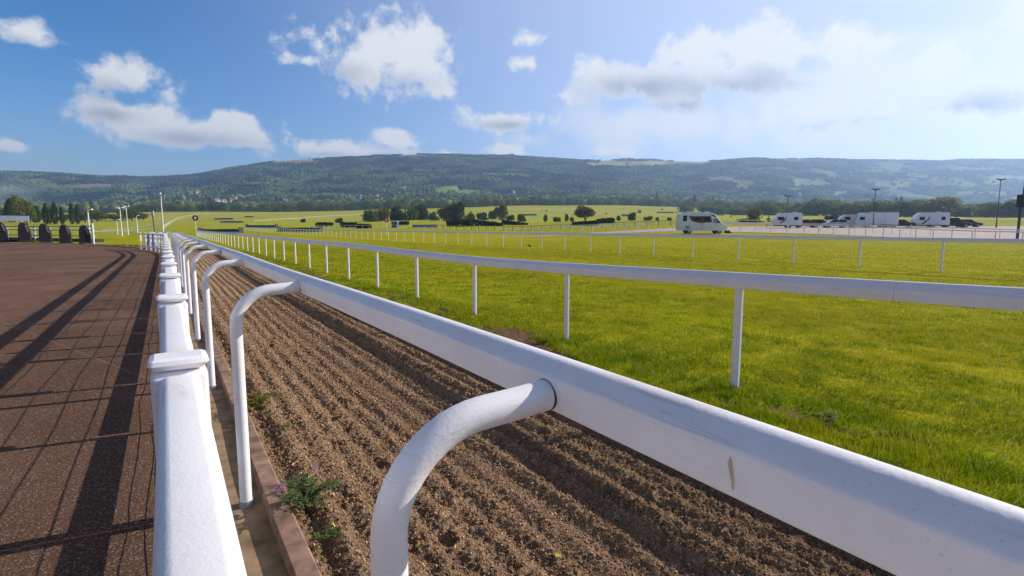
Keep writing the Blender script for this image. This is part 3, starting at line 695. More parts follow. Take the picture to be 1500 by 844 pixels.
far_rail(px_path([(150, 342), (190, 338.5), (222, 333), (246, 325)], 10), 'pale grey rail beyond the curved one past the tarmac end', 3.0, 1.1, .05, GREYM)
far_rail(px_path([(372, 327), (440, 322), (480, 318.5), (540, 316)], 10), 'faint white rail crossing the far course behind the jumps', 9.0, 1.4, .12, mp=40)

# ------------------------------------------------------------------ jumps (hurdles and birch fences)
HED = plain('birch_fence_dark_green', (.02, .035, .018), .95, var=.5, scale=9, bump=1.)
BIRT = plain('orange_takeoff_board', (.10, .11, .09), .8)
def jump(x0, x1, yb, hpx, label, wings=True, apron=False):
    a = hit(x0, yb); b_ = hit(x1, yb); h = hpx*a[3]/F; L_ = math.hypot(b_[0]-a[0], b_[1]-a[1]); ang = math.atan2(b_[1]-a[1], b_[0]-a[0])
    root = empty('steeplechase_fence', a[:3], ang); tag(root, label, 'jump', 'steeplechase fences set out across the course')
    g = random.Random(int(x0)); mb = MB(); n = max(8, int(L_/.45)); dz = b_[2]-a[2]
    prof = []
    for k in range(n+1):
        u = k/n; z = dz*u; hh_ = h*(.82+.1*g.random()); d = .5+.1*g.random()
        prof.append([(L_*u, -d, z-.1), (L_*u, -d*.75, z+hh_*.8), (L_*u, -.1, z+hh_), (L_*u, .2, z+hh_*.98), (L_*u, d, z-.1)])
    vs = [q for r_ in prof for q in r_]; m = 5
    fs = [(i*m+j, (i+1)*m+j, (i+1)*m+(j+1) % m, i*m+(j+1) % m) for i in range(n) for j in range(m)]+[tuple(range(m-1, -1, -1)), tuple(range(n*m, (n+1)*m))]
    mb.add(vs, fs); mb.build('birch_body', HED, root)
    mb = MB(); mb.add([(0, -1.0, -.05), (L_, -1.0, dz-.05), (L_, -.62, dz+h*.30), (0, -.62, h*.30), (0, -.5, -.05), (L_, -.5, dz-.05), (L_, -.5, dz+h*.30), (0, -.5, h*.30)],
                      [(0, 1, 2, 3), (3, 2, 6, 7), (0, 3, 7, 4), (1, 5, 6, 2), (4, 7, 6, 5)]); mb.build('take_off_board', PURP if not apron else plain('green_apron', (.06, .14, .09), .8), root)
    if wings:
        for u, s_ in ((0, -1), (L_, 1)):
            mb = MB(); z = dz*u/L_; mb.box(u-.15 if s_ < 0 else u-.05, u+.05 if s_ < 0 else u+.15, -.7, .7, z-.1, z+h*1.22); mb.build('wing', BLACK, root)
jump(294, 353, 341.5, 6.5, 'dark birch jump with tall end wings nearest the round marker disc')
jump(362, 405, 334, 4.6, 'dark low jump right of and beyond the one nearest the disc')
jump(409, 470, 339.5, 6.5, 'long dark jump with a green sloping apron in mid course', apron=True)
jump(324, 356, 326.5, 2.8, 'thin dark jump, nearer of the two farthest left', False)
jump(315, 341, 322, 2.6, 'thin dark jump high up the left of the course', False)
jump(359, 371, 318.5, 2.2, 'smallest dark jump below the tree belt', False)
jump(605, 640, 333.5, 5.0, 'low dark jump between the blue hut and the wedge hedge', False)
jump(762, 786, 316.5, 3.2, 'small dark jump alone on the pale upper field', False)
jump(911, 926, 317, 3.2, 'small dark jump beside the red and white disc', False)
jump(962, 986, 312.5, 2.6, 'small dark jump on the upper field left of the motorhome', False)

def hedge(x0, x1, yb, hl, hr, label, col=2):
    a = hit(x0, yb); b_ = hit(x1, yb); L_ = math.hypot(b_[0]-a[0], b_[1]-a[1]); ang = math.atan2(b_[1]-a[1], b_[0]-a[0]); sc = a[3]/F
    g = np.random.default_rng(int(x0)); n = int(900); u = g.random(n); hgt = (hl+(hr-hl)*u)*sc
    v = g.random(n); q = np.stack([u*L_, g.uniform(-.9, .9, n), (b_[2]-a[2])*u+hgt*v**.7*(.9+.2*fbm(u*9, u*0, 2, int(x0)))], 1)
    w_ = g.normal(size=(n, 3)); w_ /= np.linalg.norm(w_, axis=1)[:, None]; r_ = np.cross(w_, g.normal(size=(n, 3))); r_ /= np.linalg.norm(r_, axis=1)[:, None]
    s_ = .30*g.uniform(.6, 1.5, n)[:, None]; V = np.stack([q-w_*s_, q+r_*s_, q+w_*s_, q-r_*s_], 1).reshape(-1, 3)
    f = g.random(n)[:, None]; c = np.repeat(np.array([.012, .022, .010])*(1-f)+np.array([.035, .055, .018])*f, 4, 0)
    o = np_mesh('hedge', V, np.arange(4*n).reshape(-1, 4), LEAF, c); o.location = a[:3]; o.rotation_euler = (0, 0, ang)
    tag(o, label, 'hedge', 'low dark hedges of the mid course')
hedge(464, 486, 331.5, 5, 5, 'short dark hedge, leftmost of the mid course hedges')
hedge(500, 522, 333, 7, 6, 'dark hedge behind the small dark bush')
hedge(522, 542, 334.5, 6, 5, 'greener hedge immediately left of the red disc sign')
hedge(576, 598, 330, 5, 5, 'short dark hedge just right of the blue hut')
hedge(654, 692, 332, 8, 9, 'left half of the long wedge shaped dark hedge')
hedge(692, 736, 331.5, 10, 4, 'long dark hedge sloping down to the right')
hedge(736, 772, 329.5, 7, 2, 'dark hedge sloping down left of the small conifers')
hedge(840, 876, 330, 4, 6, 'dark hedge under the broad brownish tree')
hedge(876, 898, 327, 6, 7, 'squat dark hedge just right of the broad brownish tree')
G1 = 'bushes and small trees in the mid course'
for i, (cx, yb, w_, h_, c_, lb) in enumerate([
 (497, 326.5, 12, 9, 2, 'small dark round bush alone left of the thicket'),
 (541, 325, 24, 18, 0, 'green bush at the left end of the thicket'), (560, 324, 26, 17, 1, 'brownish bush second in the thicket from the left'),
 (581, 323, 26, 18, 2, 'dark bush behind the red disc sign'), (600, 323, 26, 19, 0, 'green bush in the middle of the thicket'), (618, 322, 28, 20, 2, 'tall dark bush towards the right of the thicket'),
 (634, 323, 16, 12, 0, 'low bush at the right end of the thicket'), (656, 324, 28, 22, 1, 'reddish brown bush left of the tall dark one'), (670, 324, 26, 28, 2, 'tallest dark bush behind the wedge hedge'),
 (688, 325, 14, 14, 0, 'small green bush right of the tallest dark one'), (707, 322, 20, 11, 2, 'low dark rounded bush beyond the wedge hedge'), (722, 321, 14, 13, 2, 'dark bush left of the reddish one on the field edge'),
 (735, 322, 20, 22, 1, 'reddish bush rising behind two dark ones'), (748, 323, 14, 10, 2, 'low dark bush right of the reddish one'), (763, 325, 13, 12, 0, 'olive bush by the end of the sloping hedge'),
 (815, 325, 12, 9, 0, 'olive bush between the two small conifers'), (838, 324.5, 8, 7, 2, 'tiny dark bush beside the broad brownish tree'), (926, 323, 13, 12, 2, 'dark round bush under the red and white disc'),
 (950, 323, 13, 7, 1, 'low tawny bush right of the red and white disc'), (963, 323, 6, 6, 2, 'tiny dark bush right of the tawny one'), (980, 323, 7, 6, 0, 'small bush just left of the motorhome'),
 (1007, 311, 34, 14, 1, 'tawny bush showing above the motorhome roof'), (1105, 324, 24, 17, 1, 'brown green bush between motorhome and first caravan'), (1098, 325.5, 40, 6, 2, 'low dark scrub at the foot of the brown green bush'),
 (1126, 325, 7, 7, 2, 'small bush immediately left of the first caravan'), (1219, 323, 22, 10, 2, 'low dark bush behind the silver car'),
 (1066, 341.5, 11, 5, 2, 'small dark weed clump by the car park railing')]):
    bush(cx, yb, w_, h_, lb, G1, c_)
for cx, yb, h_, lb in ((799, 325, 11, 'small dark pointed conifer, left one of two'), (830, 324.5, 11, 'small dark pointed conifer, right one of two'), (906, 323.5, 8, 'tiny pointed conifer left of the red and white disc')):
    x, y, z, D = hit(cx, yb); tree('conifer', x, y, z-.1, h_*D/F, 7*D/F, lb, G1)
x, y, z, D = hit(857, 325.5); tree('brown', x, y, z-.2, 28*D/F, 33*D/F, 'broad brownish green tree standing alone mid course', None)
for i in range(46):
    cx = random.uniform(505, 1130); yb = random.uniform(306.5, 321)
    if 1000 < cx < 1060: continue
    bush(cx, yb, random.uniform(2, 5), random.uniform(1.4, 2.8), 'small dark gorse tuft dotted over the pale upper field', 'gorse tufts on the upper field', 2, 'gorse')

# ------------------------------------------------------------------ tree belt and hills
def at_depth(px, D): x = (px-750)/F*D; return x, D, el1(x, D)
for i, (px, D, h, w_) in enumerate([(2, 330, 13, 6), (14, 360, 11, 9), (24, 350, 16, 9), (34, 330, 19, 8), (42, 345, 16, 9), (50, 335, 15, 8), (58, 340, 11, 6), (64, 350, 9, 6), (100, 330, 6, 8), (121, 345, 8, 8), (130, 350, 7.5, 9)]):
    x, y, z = at_depth(px, D); tree(['round_b', 'round_a', 'poplar', 'round_c'][i % 4] if i < 8 else 'round_b', x, y, z, h, w_, 'dark tree in the clump behind the black hooded stands', 'trees behind the hooded stands')
for px, D, h, w_, lb in [(73, 300, 12.0, 3.6, 'poplar, leftmost of the row of six'), (79, 305, 9.0, 1.8, 'thin low poplar second in the row'), (86, 300, 12.6, 3.7, 'poplar third in the row, broad and tall'), (96, 300, 10.0, 2.4, 'slim shorter poplar fourth in the row'), (110.5, 300, 12.0, 3.0, 'poplar fifth in the row, left of the closing pair'), (118.5, 305, 11.2, 2.9, 'poplar last in the row at the right')]:
    x, y, z = at_depth(px, D); tree('poplar', x, y, z, h, w_, lb, 'poplars behind the hooded stands')
for i, (px, D, h, w_) in enumerate([(147, 380, 9, 14), (160, 420, 5, 12), (172, 400, 6, 11), (190, 430, 9, 13), (198, 400, 10, 12), (207, 410, 8, 12), (214, 400, 6, 9), (178, 390, 5, 9)]):
    x, y, z = at_depth(px, D); tree(['round_a', 'round_b', 'round_c', 'round_d'][i % 4], x, y, z, h, w_, 'rounded tree beyond the white lamp posts at left', 'trees beyond the white lamp posts')
for i in range(130):   # belt at the top of the field
    px = 205+i*6.8+random.uniform(-4, 4); D = random.uniform(815, 900); h = random.uniform(12, 21)*(.85 if 740 < px < 1000 else 1); x, y, z = at_depth(px, D)
    tree(random.choice(['round_a', 'round_b', 'round_c', 'round_d']), x, y, z-1.5, h, h*random.uniform(.9, 1.5), 'rounded tree in the belt at the foot of the wooded hill', 'tree belt at the foot of the hill')
for px, D, h, w_, lb in [(959.5, 830, 23, 5, 'tall dark poplar rising from the belt, left one of two'), (1014, 830, 22, 5, 'tall dark poplar rising from the belt, right one of two'), (1041, 840, 19, 6, 'shorter dark poplar right of the tall pair'),
  (1266, 700, 18, 4.5, 'faint hazy poplar left of the lamp post'), (1272, 700, 21, 4.5, 'faint taller hazy poplar by the lamp post'), (1306, 600, 20, 5, 'dark poplar above the caravans, left of a pair'), (1313.5, 600, 21.5, 5.5, 'dark poplar above the caravans, right of a pair'), (1346, 900, 22, 4, 'pale hazy poplar far behind the caravans')]:
    x, y, z = at_depth(px, D); tree('poplar', x, y, z, h, w_, lb, 'tall poplars rising from the tree belt')
rt = [(1030, 600, 11), (1043, 590, 12), (1056, 560, 11), (1077, 540, 12), (1092, 530, 12), (1108, 520, 13), (1117, 500, 12), (1157, 480, 12), (1170, 470, 13), (1184, 460, 13), (1070, 520, 9), (1084, 520, 10), (1100, 520, 9), (1124, 430, 13.5), (1135, 440, 12), (1148, 470, 10), (1163, 480, 9), (1178, 420, 10), (1190, 400, 14), (1203, 400, 13.5), (1216, 410, 13), (1230, 400, 11), (1242, 380, 11.5), (1254, 370, 11.5),
      (1268, 360, 11), (1282, 350, 12), (1296, 350, 12), (1310, 345, 11.5), (1324, 340, 11.5), (1338, 340, 12), (1352, 330, 12), (1366, 320, 13.5), (1378, 320, 12.5), (1392, 330, 9), (1405, 330, 9), (1418, 320, 8.5), (1430, 330, 9.5), (1443, 300, 10), (1455, 310, 8), (1468, 300, 8.5), (1482, 290, 11), (1495, 290, 11.5), (1510, 290, 12), (1530, 290, 12), (1550, 290, 11)]
for i, (px, D, h) in enumerate(rt):
    x, y, z = at_depth(px+random.uniform(-2, 2), D); hb = {0: 'round_b', 1: 'round_a', 2: 'round_d', 3: 'round_c'}[i % 4]
    tree(hb, x, y, z-1.9, h*1.0+1.3, h*random.uniform(1.35, 1.9), 'dark bushy tree in the row behind the caravans', 'tree row behind the caravans')

HOUSES = []
# ------------------------------------------------------------------ houses on the slopes
HW = [plain('cream_render', (.62, .58, .50), .8), plain('white_render', (.75, .74, .72), .8), plain('red_brick', (.28, .13, .09), .85)]
HR = [plain('slate_roof', (.13, .13, .15), .7), plain('red_tile_roof', (.24, .10, .07), .8)]
HP = {}
def house(px, py, s, lb, k=0):
    x, y, z, D = hit(px, py); key = k % 6; HOUSES.append((px, D))
    if key not in HP:
        o = empty('house'); w_, d_, h_ = 12, 8, 5.2
        mb = MB(); mb.box(-w_/2, w_/2, -d_/2, d_/2, -3, h_); wl = mb.build('wall', HW[key % 3], o)
        mb = MB(); mb.extrude([(-w_/2-.4, h_-.1), (w_/2+.4, h_-.1), (w_/2-.6, h_+3.6), (-w_/2+.6, h_+3.6)], -.01, .01)
        mb = MB(); mb.add([(-w_/2-.4, -d_/2-.4, h_), (w_/2+.4, -d_/2-.4, h_), (w_/2+.4, d_/2+.4, h_), (-w_/2-.4, d_/2+.4, h_), (-w_/2+.2, 0, h_+3.8), (w_/2-.2, 0, h_+3.8)], [(0, 1, 5, 4), (1, 2, 5), (2, 3, 4, 5), (3, 0, 4), (0, 3, 2, 1)])
        rf = mb.build('roof', HR[key % 2], o)
        mb = MB(); mb.box(w_*.25, w_*.25+1, -.5, .5, h_+2.5, h_+5); mb.build('chimney', HW[2], rf)
        for q in (-4, -1.2, 1.6, 4.2):
            for zz in (.8, 3.2):
                mb = MB(); mb.box(q-.55, q+.55, -d_/2-.06, -d_/2+.1, zz, zz+1.2); mb.build('window', GLASSD, o)
        HP[key] = o
    else: o = copy_tree(HP[key])
    o.location = (x, y, z); o.scale = (s, s, s); o.rotation_euler = (0, 0, random.uniform(.6, 1.3)); tag(o, lb, 'house', 'houses scattered on the lower slopes')
hs = [(264, 287), (271, 286), (279, 285), (290, 284), (268, 291), (312, 296), (318, 297), (328, 297), (335, 295), (340, 297), (346, 292), (352, 291), (358, 292), (364, 292), (238, 292), (243, 291), (226, 287), (410, 293), (418, 297),
      (532, 277), (529, 291), (543, 291), (553, 290), (562, 291), (529, 296), (692, 297), (700, 297), (752, 283), (893, 299), (899, 297), (905, 299), (912, 299), (950, 297), (955, 298), (1004, 297), (1009, 296), (1058, 297), (1120, 288), (1165, 289), (1171, 288), (1430, 300), (1076, 283)]
for i, (a, b_) in enumerate(hs):
    lb = 'small house in the village at the left foot of the hill' if a < 300 else 'small house of the cluster among trees under the wooded hill' if a < 480 else 'small white house in the trees below the green hillside field' if a < 800 else 'small house beside the tall poplars beyond the field' if a < 1030 else 'small hazy house on the lower right slopes'
    house(a, b_, random.uniform(.9, 1.3), lb, i)

for i, (px, D, h) in enumerate(rt):
    x, y, z = at_depth(px+5+random.uniform(-3, 3), D+130); hb = ['round_c', 'round_b', 'round_a', 'round_d'][i % 4]
    tree(hb, x, y, z-1.9, h*1.28+1.5, h*random.uniform(1.3, 1.9), 'hazier rounded tree just behind the dark row beyond the caravans', 'second tree row behind the caravans')

def woodland():
    t_ = (1+5**.5)/2
    iv = np.array([(-1, t_, 0), (1, t_, 0), (-1, -t_, 0), (1, -t_, 0), (0, -1, t_), (0, 1, t_), (0, -1, -t_), (0, 1, -t_), (t_, 0, -1), (t_, 0, 1), (-t_, 0, -1), (-t_, 0, 1)])
    iv = iv/np.linalg.norm(iv[0])
    jf = np.array([(0,11,5),(0,5,1),(0,1,7),(0,7,10),(0,10,11),(1,5,9),(5,11,4),(11,10,2),(10,7,6),(7,1,8),(3,9,4),(3,4,2),(3,2,6),(3,6,8),(3,8,9),(4,9,5),(2,4,11),(6,2,10),(8,6,7),(9,8,1)])
    g = np.random.default_rng(12)
    n = 190000; px = g.uniform(-260, 1760, n); D = np.sqrt(g.uniform(900**2, 2760**2, n)); x = (px-750)/F*D; y = D; e = elev(x, y)
    c, isf, _, py, _ = landcover(x, y, e)
    hedge_ = (vnoise(x/14, y/200, 8) > .93) | (vnoise(x/200, y/14, 9) > .95)
    right = sstep(950, 1250, px)
    dens = fbm(x/110, y/110, 3, 63)
    heath = (py < 250)*(px > 380)*(px < 1000)
    keep = (isf < .5) & (dens > .20+.15*right+.14*heath) & (g.random(n) < .62)
    for (hx, hD) in HOUSES: keep &= ~((np.abs(px-hx) < 5.5) & (D > hD-190) & (D < hD+9))
    keep |= (hedge_ & (g.random(n) < .25) & (isf > .5))
    x, y, e, D, px, py = x[keep], y[keep], e[keep], D[keep], px[keep], py[keep]; n = len(x)
    r = g.uniform(3.2, 7.0, n)*(1-.35*((py < 247)))*(1+.35*(D < 1300)); 
    jit = g.uniform(.72, 1.28, (n, 12, 1)); V = iv[None]*jit*r[:, None, None]*np.array([1, 1, .95]); rot = g.uniform(0, 6.28, n); cr, sr = np.cos(rot)[:, None], np.sin(rot)[:, None]
    V = np.stack([V[:, :, 0]*cr-V[:, :, 1]*sr, V[:, :, 0]*sr+V[:, :, 1]*cr, V[:, :, 2]], -1) + np.stack([x, y, e+r*.75], 1)[:, None, :]
    Fc = (jf[None]+12*np.arange(n)[:, None, None]).reshape(-1, 3)
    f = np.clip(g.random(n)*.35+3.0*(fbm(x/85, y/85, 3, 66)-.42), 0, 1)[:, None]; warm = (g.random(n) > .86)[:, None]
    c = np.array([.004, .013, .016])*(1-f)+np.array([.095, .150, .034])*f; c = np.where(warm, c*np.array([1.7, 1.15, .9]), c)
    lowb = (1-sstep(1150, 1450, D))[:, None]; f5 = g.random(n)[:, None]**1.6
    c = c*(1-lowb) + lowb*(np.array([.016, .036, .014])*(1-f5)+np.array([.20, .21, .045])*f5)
    print('woodland crowns', n)
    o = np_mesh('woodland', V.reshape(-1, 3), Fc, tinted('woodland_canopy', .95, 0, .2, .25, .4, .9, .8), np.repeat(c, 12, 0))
    tag(o, 'continuous woodland covering the slopes of the long hill', 'woodland', kind='stuff')
woodland()

# crest trees and masts
x, y, z = at_depth(748, 2650)
for dx in (-4, 0, 5, 9):
    x, y, z = at_depth(746+dx*.6, 2640); tree('round_b', x, y, z, 11+dx*.4, 13, 'dark tree of the small clump on the bare skyline', 'skyline clump')
for px, h in ((868, 24), (941, 30), (948, 34), (934, 18)):
    x, y, z = at_depth(px, 2640); mb = MB(); mb.tube([(0, 0, -1), (0, 0, h)], [.7, .25], 5)
    for q in (.5, .75, .9): mb.box(-1.0, 1.0, -.3, .3, h*q, h*q+.8)
    o = mb.build('radio_mast', GREYM); o.location = (x, y, z); tag(o, 'thin radio mast on the hill skyline', 'mast', 'masts on the hill skyline')

# ------------------------------------------------------------------ vehicles
def wheel(parent, x, y, r, side):
    mb = MB(); mb.tube([(x, y-.1, r), (x, y+.1, r)], r, 18); w_ = mb.build('wheel', TYRE, parent, True, 40)
    mb = MB(); yy = y+side*.105; mb.tube([(x, yy-.01, r), (x, yy+.01, r)], r*.6, 14); mb.build('rim', RIM, w_, True, 40)
def place_v(o, px, py, face=1, yaw=0):
    x, y, z, D = hit(px, py); a = math.atan2(x, y); o.location = (x, y, z+.03); o.rotation_euler = (0, 0, -a*.55+yaw+(0 if face > 0 else math.pi)); return D
def car(name, paint, label, suv=False, roofw=None):
    o = empty(name); h = 1.75 if suv else 1.45; L_ = 4.6 if suv else 4.2
    mb = MB(); mb.extrude([(-L_/2, .28), (L_/2-.05, .28), (L_/2, .55), (L_/2-.12, .78), (L_*.24, .95), (-L_/2+.1, 1.0), (-L_/2, .7)], -.86, .86, .06); mb.build('body', paint, o, True, 35)
    mb = MB(); mb.extrude([(L_*.26, .93), (L_*.08, h-.05), (-L_*.05, h), (-L_*.38, h-.03), (-L_/2+.12, .98)], -.74, .74, .05); cb = mb.build('cabin', GLASSD, o, True, 30)
    mb = MB(); mb.box(-L_*.37, L_*.08, -.70, .70, h-.035, h+.015, .012); mb.build('roof', roofw or paint, o)
    for s_ in (-1, 1):
        mb = MB(); mb.box(-L_*.12-.04, -L_*.12+.04, s_*.755-.015, s_*.755+.015, .95, h-.04); mb.build('door_pillar', paint, o)
        mb = MB(); mb.box(L_/2-.10, L_/2-.02, s_*.62-.14, s_*.62+.14, .58, .72); mb.build('headlight', VANW, o)
        mb = MB(); mb.box(-L_/2-.01, -L_/2+.07, s_*.68-.1, s_*.68+.1, .70, .92); mb.build('tail_light', REDM, o)
        for x in (-L_*.31, L_*.31): wheel(o, x, s_*.78, .33, s_)
    tag(o, label, 'car', 'vehicles parked on the gravel'); return o
def caravan(label, L_=5.6, paint=VANW, slant=True, decal=True, hgt=2.6, win=((-1.7, -.7), (.9, 1.6))):
    o = empty('caravan')
    pr = [(-L_/2+.15, .45), (L_/2-.05, .45), (L_/2, .9), (L_/2-.04, hgt-.25), (L_/2-.25, hgt), (-L_/2+1.1, hgt), (-L_/2+.45, hgt-.45), (-L_/2, 1.35), (-L_/2, .8)]
    mb = MB(); mb.extrude(pr, -1.1, 1.1, .05); mb.build('body', paint, o, True, 30)
    for s_ in (-1, 1):
        for a, b_ in win:
            mb = MB(); mb.box(a, b_, s_*1.105-.02, s_*1.105+.02, 1.35, 1.95, .015); mb.build('window', GLASSD, o)
        mb = MB(); mb.box(-.35, .3, s_*1.105-.012, s_*1.105+.012, .55, 2.35, .01); dr = mb.build('door', paint, o)
        mb = MB(); mb.box(.15, .23, s_*1.13-.02, s_*1.13+.02, 1.3, 1.4); mb.build('handle', BLACK, dr)
        if decal:
            mb = MB(); q = s_*1.112
            mb.add([(-1.6, q, .62), (-1.25, q, .62), (-.4, q, 1.5), (.2, q, 2.25), (-.3, q, 2.25), (-.6, q, 1.55), (-1.3, q, .95),
                    (-1.6, q+.004*s_, .62), (-1.25, q+.004*s_, .62), (-.4, q+.004*s_, 1.5), (.2, q+.004*s_, 2.25), (-.3, q+.004*s_, 2.25), (-.6, q+.004*s_, 1.55), (-1.3, q+.004*s_, .95)],
                   [(0, 1, 2, 5, 6), (2, 3, 4, 5), (13, 12, 9, 8, 7), (12, 11, 10, 9)]); mb.build('stripe_decal', DECAL, o)
        wheel(o, .2, s_*.98, .32, s_)
    mb = MB(); mb.box(-L_/2+.03, -L_/2+.12, -.8, .8, 1.5, 2.0)
    mb = MB(); mb.tube([(-L_/2+.2, -.5, .5), (-L_/2-1.1, 0, .48)], .05, 6); mb.tube([(-L_/2+.2, .5, .5), (-L_/2-1.1, 0, .48)], .05, 6); mb.tube([(-L_/2-1.0, 0, .0), (-L_/2-1.0, 0, .6)], .035, 6); mb.build('hitch', BLACK, o)
    mb = MB(); mb.box(.9, 1.5, -.35, .35, hgt-.01, hgt+.14, .04); mb.build('roof_vent', VANW, o)
    mb = MB(); mb.box(-L_/2+.3, L_/2-.1, -1.02, 1.02, .30, .46); mb.build('chassis', BLACK, o)
    tag(o, label, 'caravan', 'vehicles parked on the gravel'); return o
def motorhome():
    o = empty('motorhome'); L_ = 6.6
    pr = [(-3.3, .45), (3.1, .40), (3.28, .7), (3.25, 1.15), (2.75, 1.32), (1.95, 2.28), (1.55, 2.75), (.9, 2.95), (-2.9, 3.0), (-3.2, 2.85), (-3.32, 2.4)]
    mb = MB(); mb.extrude(pr, -1.12, 1.12, .05); mb.build('body', VANW, o, True, 30)
    mb = MB(); mb.add([(2.80, -.95, 1.36), (2.80, .95, 1.36), (2.06, .9, 2.22), (2.06, -.9, 2.22), (2.76, -.95, 1.33), (2.76, .95, 1.33), (2.0, .9, 2.18), (2.0, -.9, 2.18)], [(0, 1, 2, 3), (7, 6, 5, 4), (0, 3, 7, 4), (1, 5, 6, 2), (3, 2, 6, 7), (0, 4, 5, 1)])
    mb.build('windscreen', GLASSB, o)
    for s_ in (-1, 1):
        q = s_*1.125
        def sheet(nm, pts, m_):
            mb = MB(); n = len(pts); mb.add([(x, q, z) for x, z in pts]+[(x, q+s_*.012, z) for x, z in pts], [tuple(range(n)), tuple(range(2*n-1, n-1, -1))]+[(k, (k+1) % n, n+(k+1) % n, n+k) for k in range(n)]); return mb.build(nm, m_, o)
        sheet('side_stripe', [(-2.1, 2.45), (.95, 2.45), (1.2, 1.6), (-.5, 1.5), (-1.6, 1.75)], DECAL)
        sheet('side_stripe', [(.6, 2.78), (1.5, 2.62), (1.95, 2.15), (1.3, 2.45)], BLUE)
        q = s_*1.14; sheet('window', [(-2.85, 2.55), (-2.3, 2.55), (-2.3, 1.75), (-2.85, 1.75)], GLASSD)
        sheet('window', [(-1.3, 2.35), (-.5, 2.35), (-.5, 1.85), (-1.3, 1.85)], GLASSD); sheet('window', [(.1, 2.35), (.85, 2.35), (.85, 1.8), (.1, 1.8)], GLASSD)
        sheet('cab_window', [(1.35, 2.1), (1.95, 2.1), (2.5, 1.5), (1.35, 1.5)], GLASSB)
        sheet('door', [(-.45, 1.45), (.05, 1.45), (.05, .55), (-.45, .55)], VANP); sheet('locker', [(-2.5, 1.1), (-1.9, 1.1), (-1.9, .65), (-2.5, .65)], GREYM)
        mb = MB(); mb.box(3.0, 3.27, s_*.75-.16, s_*.75+.16, .78, .98, .03); mb.build('headlight', GLASSB, o)
        for x in (-1.9, 2.25): wheel(o, x, s_*.98, .36, s_)
        mb = MB(); mb.box(1.95, 2.1, s_*1.3-.1, s_*1.3+.1, 1.45, 1.8, .03); mb.build('mirror', BLACK, o)
    for x in (-1.8, -.4, .7):
        mb = MB(); mb.box(x-.3, x+.3, -.35, .35, 2.97, 3.10, .04); mb.build('roof_vent', VANW, o)
    tag(o, 'large white motorhome with brown side stripe and blue windscreen facing right', 'motorhome', None); return o
v = motorhome(); place_v(v, 1026.5, 342.6, 1, .12); v.scale = (.93,)*3
v = caravan('white caravan with diagonal dark decal behind the left lamp post', 4.6, hgt=2.65); place_v(v, 1152, 334.2, 1)
v = car('parked_car', REDC, 'dark red car towing the leftmost caravan'); place_v(v, 1181, 333.8, 1)
v = car('parked_car', DARKC, 'dark hatchback half hidden behind the silver one'); place_v(v, 1201, 333.2, 1)
v = car('parked_car', REDC, 'dark red car beyond the four wheel drive at the end of the row'); place_v(v, 1417, 333.0, 1)
v = car('parked_car', ALU, 'silver hatchback between the red car and the pink caravan'); place_v(v, 1221.5, 333.8, -1)
v = caravan('pinkish older caravan partly behind the silver hatchback', 4.4, VANP, decal=False, hgt=2.35, win=((-1.3, -.4),)); place_v(v, 1246, 333.4, 1)
v = caravan('white caravan with small square window behind the right lamp post', 3.8, decal=False, hgt=2.7, win=((-1.2, -.4),)); place_v(v, 1267, 333.6, 1)
v = empty('horsebox_trailer'); mb = MB(); mb.box(-2.1, 2.1, -1.1, 1.1, .45, 2.75, .12); mb.build('body', VANW, v, True, 30)
mb = MB(); mb.box(-2.05, 2.05, -1.05, 1.05, 2.752, 2.80, .02); mb.build('roof', ALU, v)
for s_ in (-1, 1):
    mb = MB(); mb.box(-1.3, -1.1, s_*1.11-.02, s_*1.11+.02, 1.8, 2.3); mb.build('window', GLASSD, v)
    mb = MB(); mb.box(-.02, .02, s_*1.105-.01, s_*1.105+.01, .5, 2.7); mb.build('panel_seam', GREYM, v)
    for x in (-.3, .45): wheel(v, x, s_*.98, .32, s_)
mb = MB(); mb.box(-2.0, 2.0, -1.0, 1.0, .3, .45); mb.build('chassis', BLACK, v)
tag(v, 'tall boxy white trailer joined behind the small windowed caravan', 'trailer', 'vehicles parked on the gravel'); place_v(v, 1293, 333.6, 1)
v = car('parked_car', DARKC, 'dark car with pale roof between the trailer and the swirl caravan', roofw=VANW); place_v(v, 1320, 333.4, 1)
v = caravan('white caravan with bold dark swirl, rightmost of the caravans', 5.4, hgt=2.75, win=((-1.9, -1.1), (1.4, 2.0))); place_v(v, 1361, 333.6, 1)
v = car('parked_car', DARKC, 'dark four wheel drive parked at the right end of the row', suv=True); place_v(v, 1398, 333.6, 1)

# ------------------------------------------------------------------ lamps, poles, signs
def lamp_post(px, yb, ytop, label, twin=True, mt=BLACK, group='dark lamp posts of the car park', r=.07, D=None):
    if D: x, y, z = at_depth(px, D); z = z
    else: x, y, z, D = hit(px, yb)
    h = H+(HOR-ytop)/F*D-z
    o = empty('lamp_post', (x, y, z)); tag(o, label, 'lamp post', group)
    mb = MB(); mb.tube([(0, 0, -.2), (0, 0, h*.3), (0, 0, h)], [r*1.5, r, r*.8], 10); mb.build('pole', mt, o, True)
    for s_ in ((-1, 1) if twin else (1,)):
        mb = MB(); mb.tube([(0, 0, h-.12), (s_*.25, 0, h-.02)], .04, 6)
        mb.add([(s_*.15, -.2, h), (s_*.7, -.2, h+.12), (s_*.7, .2, h+.12), (s_*.15, .2, h), (s_*.15, -.2, h+.16), (s_*.66, -.2, h+.26), (s_*.66, .2, h+.26), (s_*.15, .2, h+.16)],
               [(0, 3, 2, 1), (4, 5, 6, 7), (0, 1, 5, 4), (1, 2, 6, 5), (2, 3, 7, 6), (3, 0, 4, 7)]); mb.build('lamp_head', mt, o)
    return o
lamp_post(1152, 334, 289, 'twin headed dark lamp post, left of three, in front of the striped caravan')
lamp_post(1278.5, 334.6, 279, 'twin headed dark lamp post, middle of three, before the windowed caravan')
lamp_post(1459, 334, 265, 'twin headed dark lamp post, right and tallest of three')
